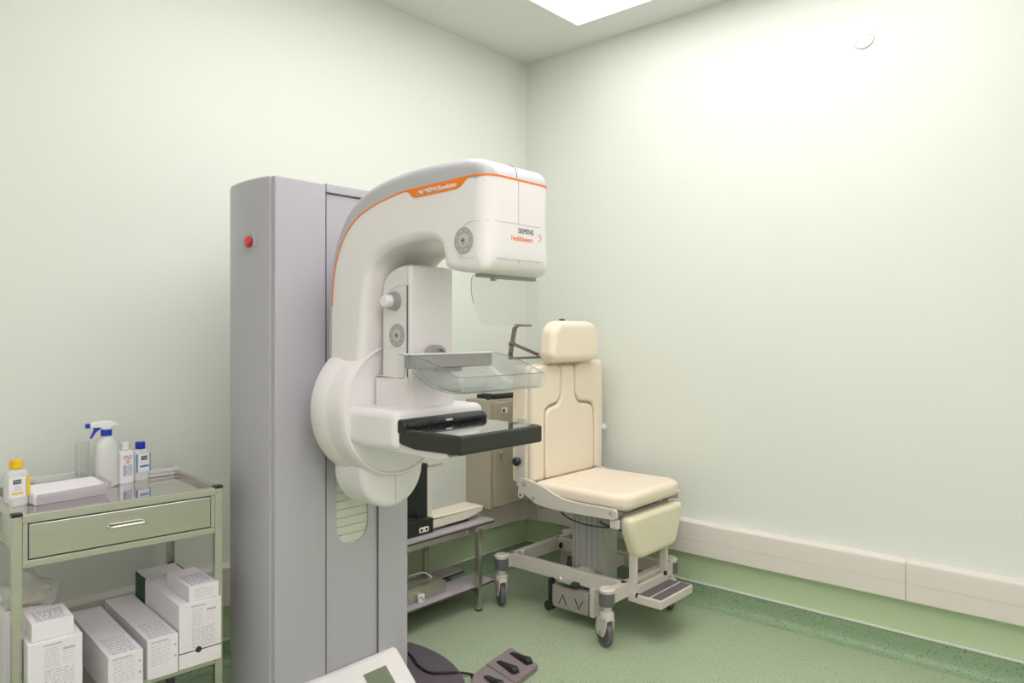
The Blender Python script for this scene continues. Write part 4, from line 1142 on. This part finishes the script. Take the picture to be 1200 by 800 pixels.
# crumpled clear bag
def crumple(rx, ry, rz_, seed, rough=0.35):
    bm = bmesh.new(); bmesh.ops.create_icosphere(bm, subdivisions=3, radius=1)
    rnd = random.Random(seed)
    dirs = [(Vector((rnd.gauss(0, 1), rnd.gauss(0, 1), rnd.gauss(0, 1))).normalized(), rnd.uniform(0.5, 1)) for _ in range(26)]
    for v in bm.verts:
        d = v.co.normalized(); s = 0
        for q, a in dirs: s += a*max(0, d.dot(q))**14
        k = 0.72 + rough*s
        v.co = Vector((d.x*rx*k, d.y*ry*k, max(0, (d.z*k+0.75))*rz_))
    return bm
bag = tthing('plastic_bag', -0.49, 0.20, 0.5655, 'crumpled clear plastic bag with cream gloves inside at the left of the shelf', 'bag')
finish('film', crumple(0.075, 0.065, 0.048, 3), M['bagfilm'], bag, world=False, smooth=20)
finish('gloves', crumple(0.055, 0.045, 0.020, 9, 0.2), M['glove'], bag, world=False)

# ---- things on the trolley top (surface at z = 0.856)
ZS = 0.8562
def sq(a, b, p=3.2):
    """squash a circle to a rounded rectangle a x b"""
    def f(u, v, h):
        r = math.hypot(u, v)
        if r < 1e-9: return u, v
        c, s = u/r, v/r
        k = (abs(c)**p + abs(s)**p)**(-1/p)
        return r*k*c*a, r*k*s*b
    return f
def ploc(t): return t
# yellow-capped bottle
yb = tthing('bottle', -0.520, 0.215, ZS, 'bottle with a yellow cap and yellow side label at the left of the trolley', 'bottle', rz=0.25)
finish('body', LA((0, 0, 0), (0, 0, 1), [(0.90, 0), (1, 0.004), (1, 0.085), (0.96, 0.095), (0.80, 0.104), (0.42, 0.110), (0.40, 0.114)], 40, squash=sq(0.031, 0.019)), M['bottle'], yb, world=False)
finish('cap', LA((0, 0, 0), (0, 0, 1), [(0.0165, 0.110), (0.0170, 0.112), (0.0170, 0.131), (0.0155, 0.134), (0, 0.134)], 28), M['yellow'], yb, world=False)
lb = finish('label', BX((-0.027, -0.0203, 0.026), (0.017, -0.0185, 0.086), 0.0004, 1), M['label'], yb, world=False)
finish('label_logo', BX((-0.016, -0.0209, 0.066), (0.006, -0.0200, 0.079)), M['logotext'], lb, world=False, smooth=0)
text_mesh('TCD', 0.010, M['label'], tuple(mw(yb) @ Vector((-0.0135, -0.0212, 0.0688))), tuple((mw(yb).to_3x3() @ Vector((1, 0, 0)))), (0, 0, 1), 'lettering', lb, depth=0.0001)
bm = bmesh.new(); bx(bm, (-0.020, -0.0209, 0.036), (0.010, -0.0200, 0.042)); finish('label_band', bm, M['yellowlabel'], lb, world=False, smooth=0)
bm = bmesh.new(); lines(bm, -0.014, 0.006, 0.045, 0.063, 4, -0.0203, random.Random(2), 0.0013); finish('fine_print', bm, M['print'], lb, world=False, smooth=0)
finish('side_label', BX((0.0205, -0.0197, 0.026), (0.0300, -0.0175, 0.086), 0.0003, 1), M['yellowlabel'], yb, world=False)

# blue-capped bottle
bb = tthing('bottle', -0.135, 0.372, ZS, 'bottle with a blue cap and white label, rightmost bottle on the trolley', 'bottle', rz=0.30)
finish('body', LA((0, 0, 0), (0, 0, 1), [(0.90, 0), (1, 0.004), (1, 0.088), (0.96, 0.096), (0.78, 0.104), (0.46, 0.108), (0.44, 0.112)], 40, squash=sq(0.0275, 0.018)), M['bottle'], bb, world=False)
finish('cap', LA((0, 0, 0), (0, 0, 1), [(0.0155, 0.108), (0.016, 0.110), (0.016, 0.129), (0.0145, 0.132), (0, 0.132)], 28), M['blue'], bb, world=False)
lb = finish('label', BX((-0.0255, -0.0192, 0.030), (0.0255, -0.0176, 0.092), 0.0003, 1), M['label'], bb, world=False)
bm = bmesh.new(); bx(bm, (-0.0262, -0.0197, 0.030), (-0.0215, -0.0188, 0.092)); bx(bm, (0.0220, -0.0197, 0.030), (0.0258, -0.0188, 0.092)); bx(bm, (-0.013, -0.0199, 0.046), (0.019, -0.0190, 0.052))
finish('label_band', bm, M['bluetext'], lb, world=False, smooth=0)
finish('label_logo', BX((-0.009, -0.0199, 0.070), (0.014, -0.0190, 0.084)), M['logotext'], lb, world=False, smooth=0)
text_mesh('TCD', 0.010, M['label'], tuple(mw(bb) @ Vector((-0.0065, -0.0202, 0.0733))), tuple((mw(bb).to_3x3() @ Vector((1, 0, 0)))), (0, 0, 1), 'lettering', lb, depth=0.0001)

# white bottle with ribbed cap
wb = tthing('bottle', -0.188, 0.355, ZS, 'white bottle with a ribbed white cap and violet print', 'bottle', rz=0.20)
finish('body', LA((0, 0, 0), (0, 0, 1), [(0.92, 0), (1, 0.004), (1, 0.096), (0.95, 0.104), (0.74, 0.110), (0.46, 0.112), (0.46, 0.116)], 40, squash=sq(0.0265, 0.017, 4.5)), M['bottlewhite'], wb, world=False)
finish('cap', LA((0, 0, 0), (0, 0, 1), [(0.0125, 0.112)] + [(0.0138 if k % 2 else 0.0148, 0.113+k*0.0035) for k in range(7)] + [(0.013, 0.138), (0, 0.139)], 28), M['bottlewhite'], wb, world=False)
bm = bmesh.new(); lines(bm, -0.014, 0.015, 0.025, 0.062, 9, -0.0176, random.Random(5), 0.0022); lines(bm, -0.012, 0.014, 0.082, 0.094, 3, -0.0176, random.Random(6), 0.0022)
finish('print', bm, M['violet'], wb, world=False, smooth=0)
bm = bmesh.new(); bx(bm, (-0.004, -0.0184, 0.064), (0.006, -0.0172, 0.080), 0.0003, 1); finish('print', bm, M['pink'], wb, world=False)

# spray bottle
sp = tthing('spray_bottle', -0.250, 0.335, ZS, 'translucent spray bottle with a white trigger head and blue nozzle and collar', 'spray bottle', rz=-0.1)
finish('body', LA((0, 0, 0), (0, 0, 1), [(0.88, 0), (1, 0.005), (1, 0.10), (0.98, 0.125), (0.90, 0.142), (0.72, 0.156), (0.50, 0.164), (0.40, 0.170)], 40, squash=sq(0.036, 0.028, 2.5)), M['bottle'], sp, world=False)
finish('collar', LA((0, 0, 0), (0, 0, 1), [(0.0165, 0.168), (0.0170, 0.170), (0.0170, 0.186), (0.0150, 0.188)], 28), M['blue'], sp, world=False)
P = roundpoly([(-0.048, 0.196), (-0.048, 0.212), (-0.02, 0.217), (0.012, 0.217), (0.034, 0.205), (0.036, 0.200), (0.014, 0.196), (0.012, 0.187), (-0.012, 0.187), (-0.018, 0.196)], 0.004, 3)
finish('head', REX(P, -0.010, 0.010, 0.004, 'y', seg=3), M['bottlewhite'], sp, world=False)
finish('nozzle', REX(rrect(-0.061, -0.047, 0.196, 0.211, 0.002), -0.0085, 0.0085, 0.002, 'y', seg=2), M['blue'], sp, world=False)
P = roundpoly([(-0.036, 0.197), (-0.014, 0.197), (-0.018, 0.190), (-0.030, 0.182), (-0.044, 0.160), (-0.048, 0.162), (-0.040, 0.182)], 0.002, 3)
finish('trigger', REX(P, -0.006, 0.006, 0.002, 'y', seg=2), M['blue'], sp, world=False)

# clear tumbler
gl_ = tthing('tumbler', -0.318, 0.350, ZS, 'slim clear plastic tumbler between the paper pack and spray bottle', 'tumbler')
finish('cup', LA((0, 0, 0), (0, 0, 1), [(0.018, 0), (0.022, 0.15), (0.0205, 0.15), (0.0165, 0.003), (0, 0.003)], 32), M['clear2'], gl_, world=False)
finish('stick', BX((-0.007, 0.0145, 0.004), (-0.003, 0.0165, 0.145), 0.0005, 1), M['bead'], gl_, world=False)

# white paper pack: wedge with upturned flaps
pk = tthing('paper_pack', -0.390, 0.240, ZS, 'open white paper pack lying on the front left of the trolley top', 'paper pack', rz=0.16)
P = roundpoly([(-0.055, 0.0), (-0.060, 0.030), (-0.045, 0.036), (0.03, 0.046), (0.055, 0.044), (0.055, 0.0)], [0.002, 0.01, 0.01, 0.02, 0.01, 0.002], 4)
bm = bmesh.new(); rex(bm, P, -0.103, 0.100, 0.006, 'x', seg=3); finish('pack', bm, M['tissue'], pk, world=False)
rows = [[(0.098, -0.055, 0.002), (0.099, 0, 0.002), (0.099, 0.05, 0.004)], [(0.104, -0.058, 0.018), (0.106, 0, 0.022), (0.105, 0.052, 0.024)], [(0.114, -0.060, 0.036), (0.116, 0, 0.042), (0.114, 0.054, 0.045)]]
bm = sheetmesh(rows); bmesh.ops.solidify(bm, geom=list(bm.faces), thickness=0.0012); finish('flap', bm, M['tissue'], pk, world=False)
rows = [[(-0.10, -0.0605, 0.004), (0, -0.0605, 0.004), (0.098, -0.0600, 0.004)], [(-0.10, -0.064, 0.022), (0, -0.066, 0.022), (0.098, -0.064, 0.022)], [(-0.10, -0.068, 0.034), (0, -0.072, 0.036), (0.104, -0.068, 0.038)]]
bm = sheetmesh(rows); bmesh.ops.solidify(bm, geom=list(bm.faces), thickness=0.0012); finish('flap', bm, M['tissue'], pk, world=False)
# clear tray behind
tr_ = tthing('plastic_tray', -0.395, 0.385, ZS, 'shallow translucent white tray behind the paper pack', 'tray')
bm = bmesh.new()
P = rrect(-0.10, 0.095, -0.045, 0.045, 0.015); Pi = rrect(-0.085, 0.080, -0.033, 0.033, 0.012)
V0 = [bm.verts.new((x*0.92, y*0.9, 0.001)) for x, y in P]; V1 = [bm.verts.new((x, y, 0.040)) for x, y in P]; V2 = [bm.verts.new((x*1.04, y*1.06, 0.041)) for x, y in P]
n = len(P)
for A_, B_ in ((V0, V1), (V1, V2)):
    for k in range(n): bm.faces.new([A_[k], A_[(k+1) % n], B_[(k+1) % n], B_[k]])
bm.faces.new(V0)
bmesh.ops.recalc_face_normals(bm, faces=bm.faces)
bmesh.ops.solidify(bm, geom=list(bm.faces), thickness=0.001)
finish('tray', bm, mat('milky_plastic', (0.80, 0.79, 0.76), 0.3, alpha=0.75, var=0.01), tr_, world=False)
# crumpled clear film at the left
cf = tthing('plastic_film', -0.495, 0.325, ZS, 'crumpled clear plastic film standing behind the yellow-capped bottle', 'plastic film')
finish('film', crumple(0.035, 0.030, 0.034, 17, 0.45), M['clear2'], cf, world=False, smooth=20)
finish('strip', TU(cr([(0.010, 0, 0.03), (0.006, 0, 0.06), (0.002, 0, 0.085), (-0.004, 0.0, 0.105)], 5), 0.0018, 6), M['clear2'], cf, world=False)
# clear sleeves at the right
for k, (dx, dz, lab) in enumerate(((0, 0.0, 'lower clear plastic sleeve lying behind the blue-capped bottle'), (0.006, 0.0125, 'upper clear plastic sleeve stacked behind the blue-capped bottle'))):
    sv = tthing('plastic_sleeve', -0.062+dx, 0.405, ZS+dz, lab, 'plastic sleeve', 'clear sleeves at the back of the trolley top', rz=0.1)
    bm = bmesh.new(); rex(bm, rrect(-0.055, 0.055, -0.022, 0.022, 0.006), 0, 0.0118, 0.004, 'z', seg=2)
    finish('sleeve', bm, bpy.data.materials['milky_plastic'], sv, world=False)
fl = tthing('clip_lock', -0.030, 0.400, ZS, 'small black clip lying at the back right corner of the trolley top', 'clip')
finish('body', BX((0.0, 0.01, 0.0), (0.022, 0.028, 0.008), 0.003), M['black'], fl, world=False)
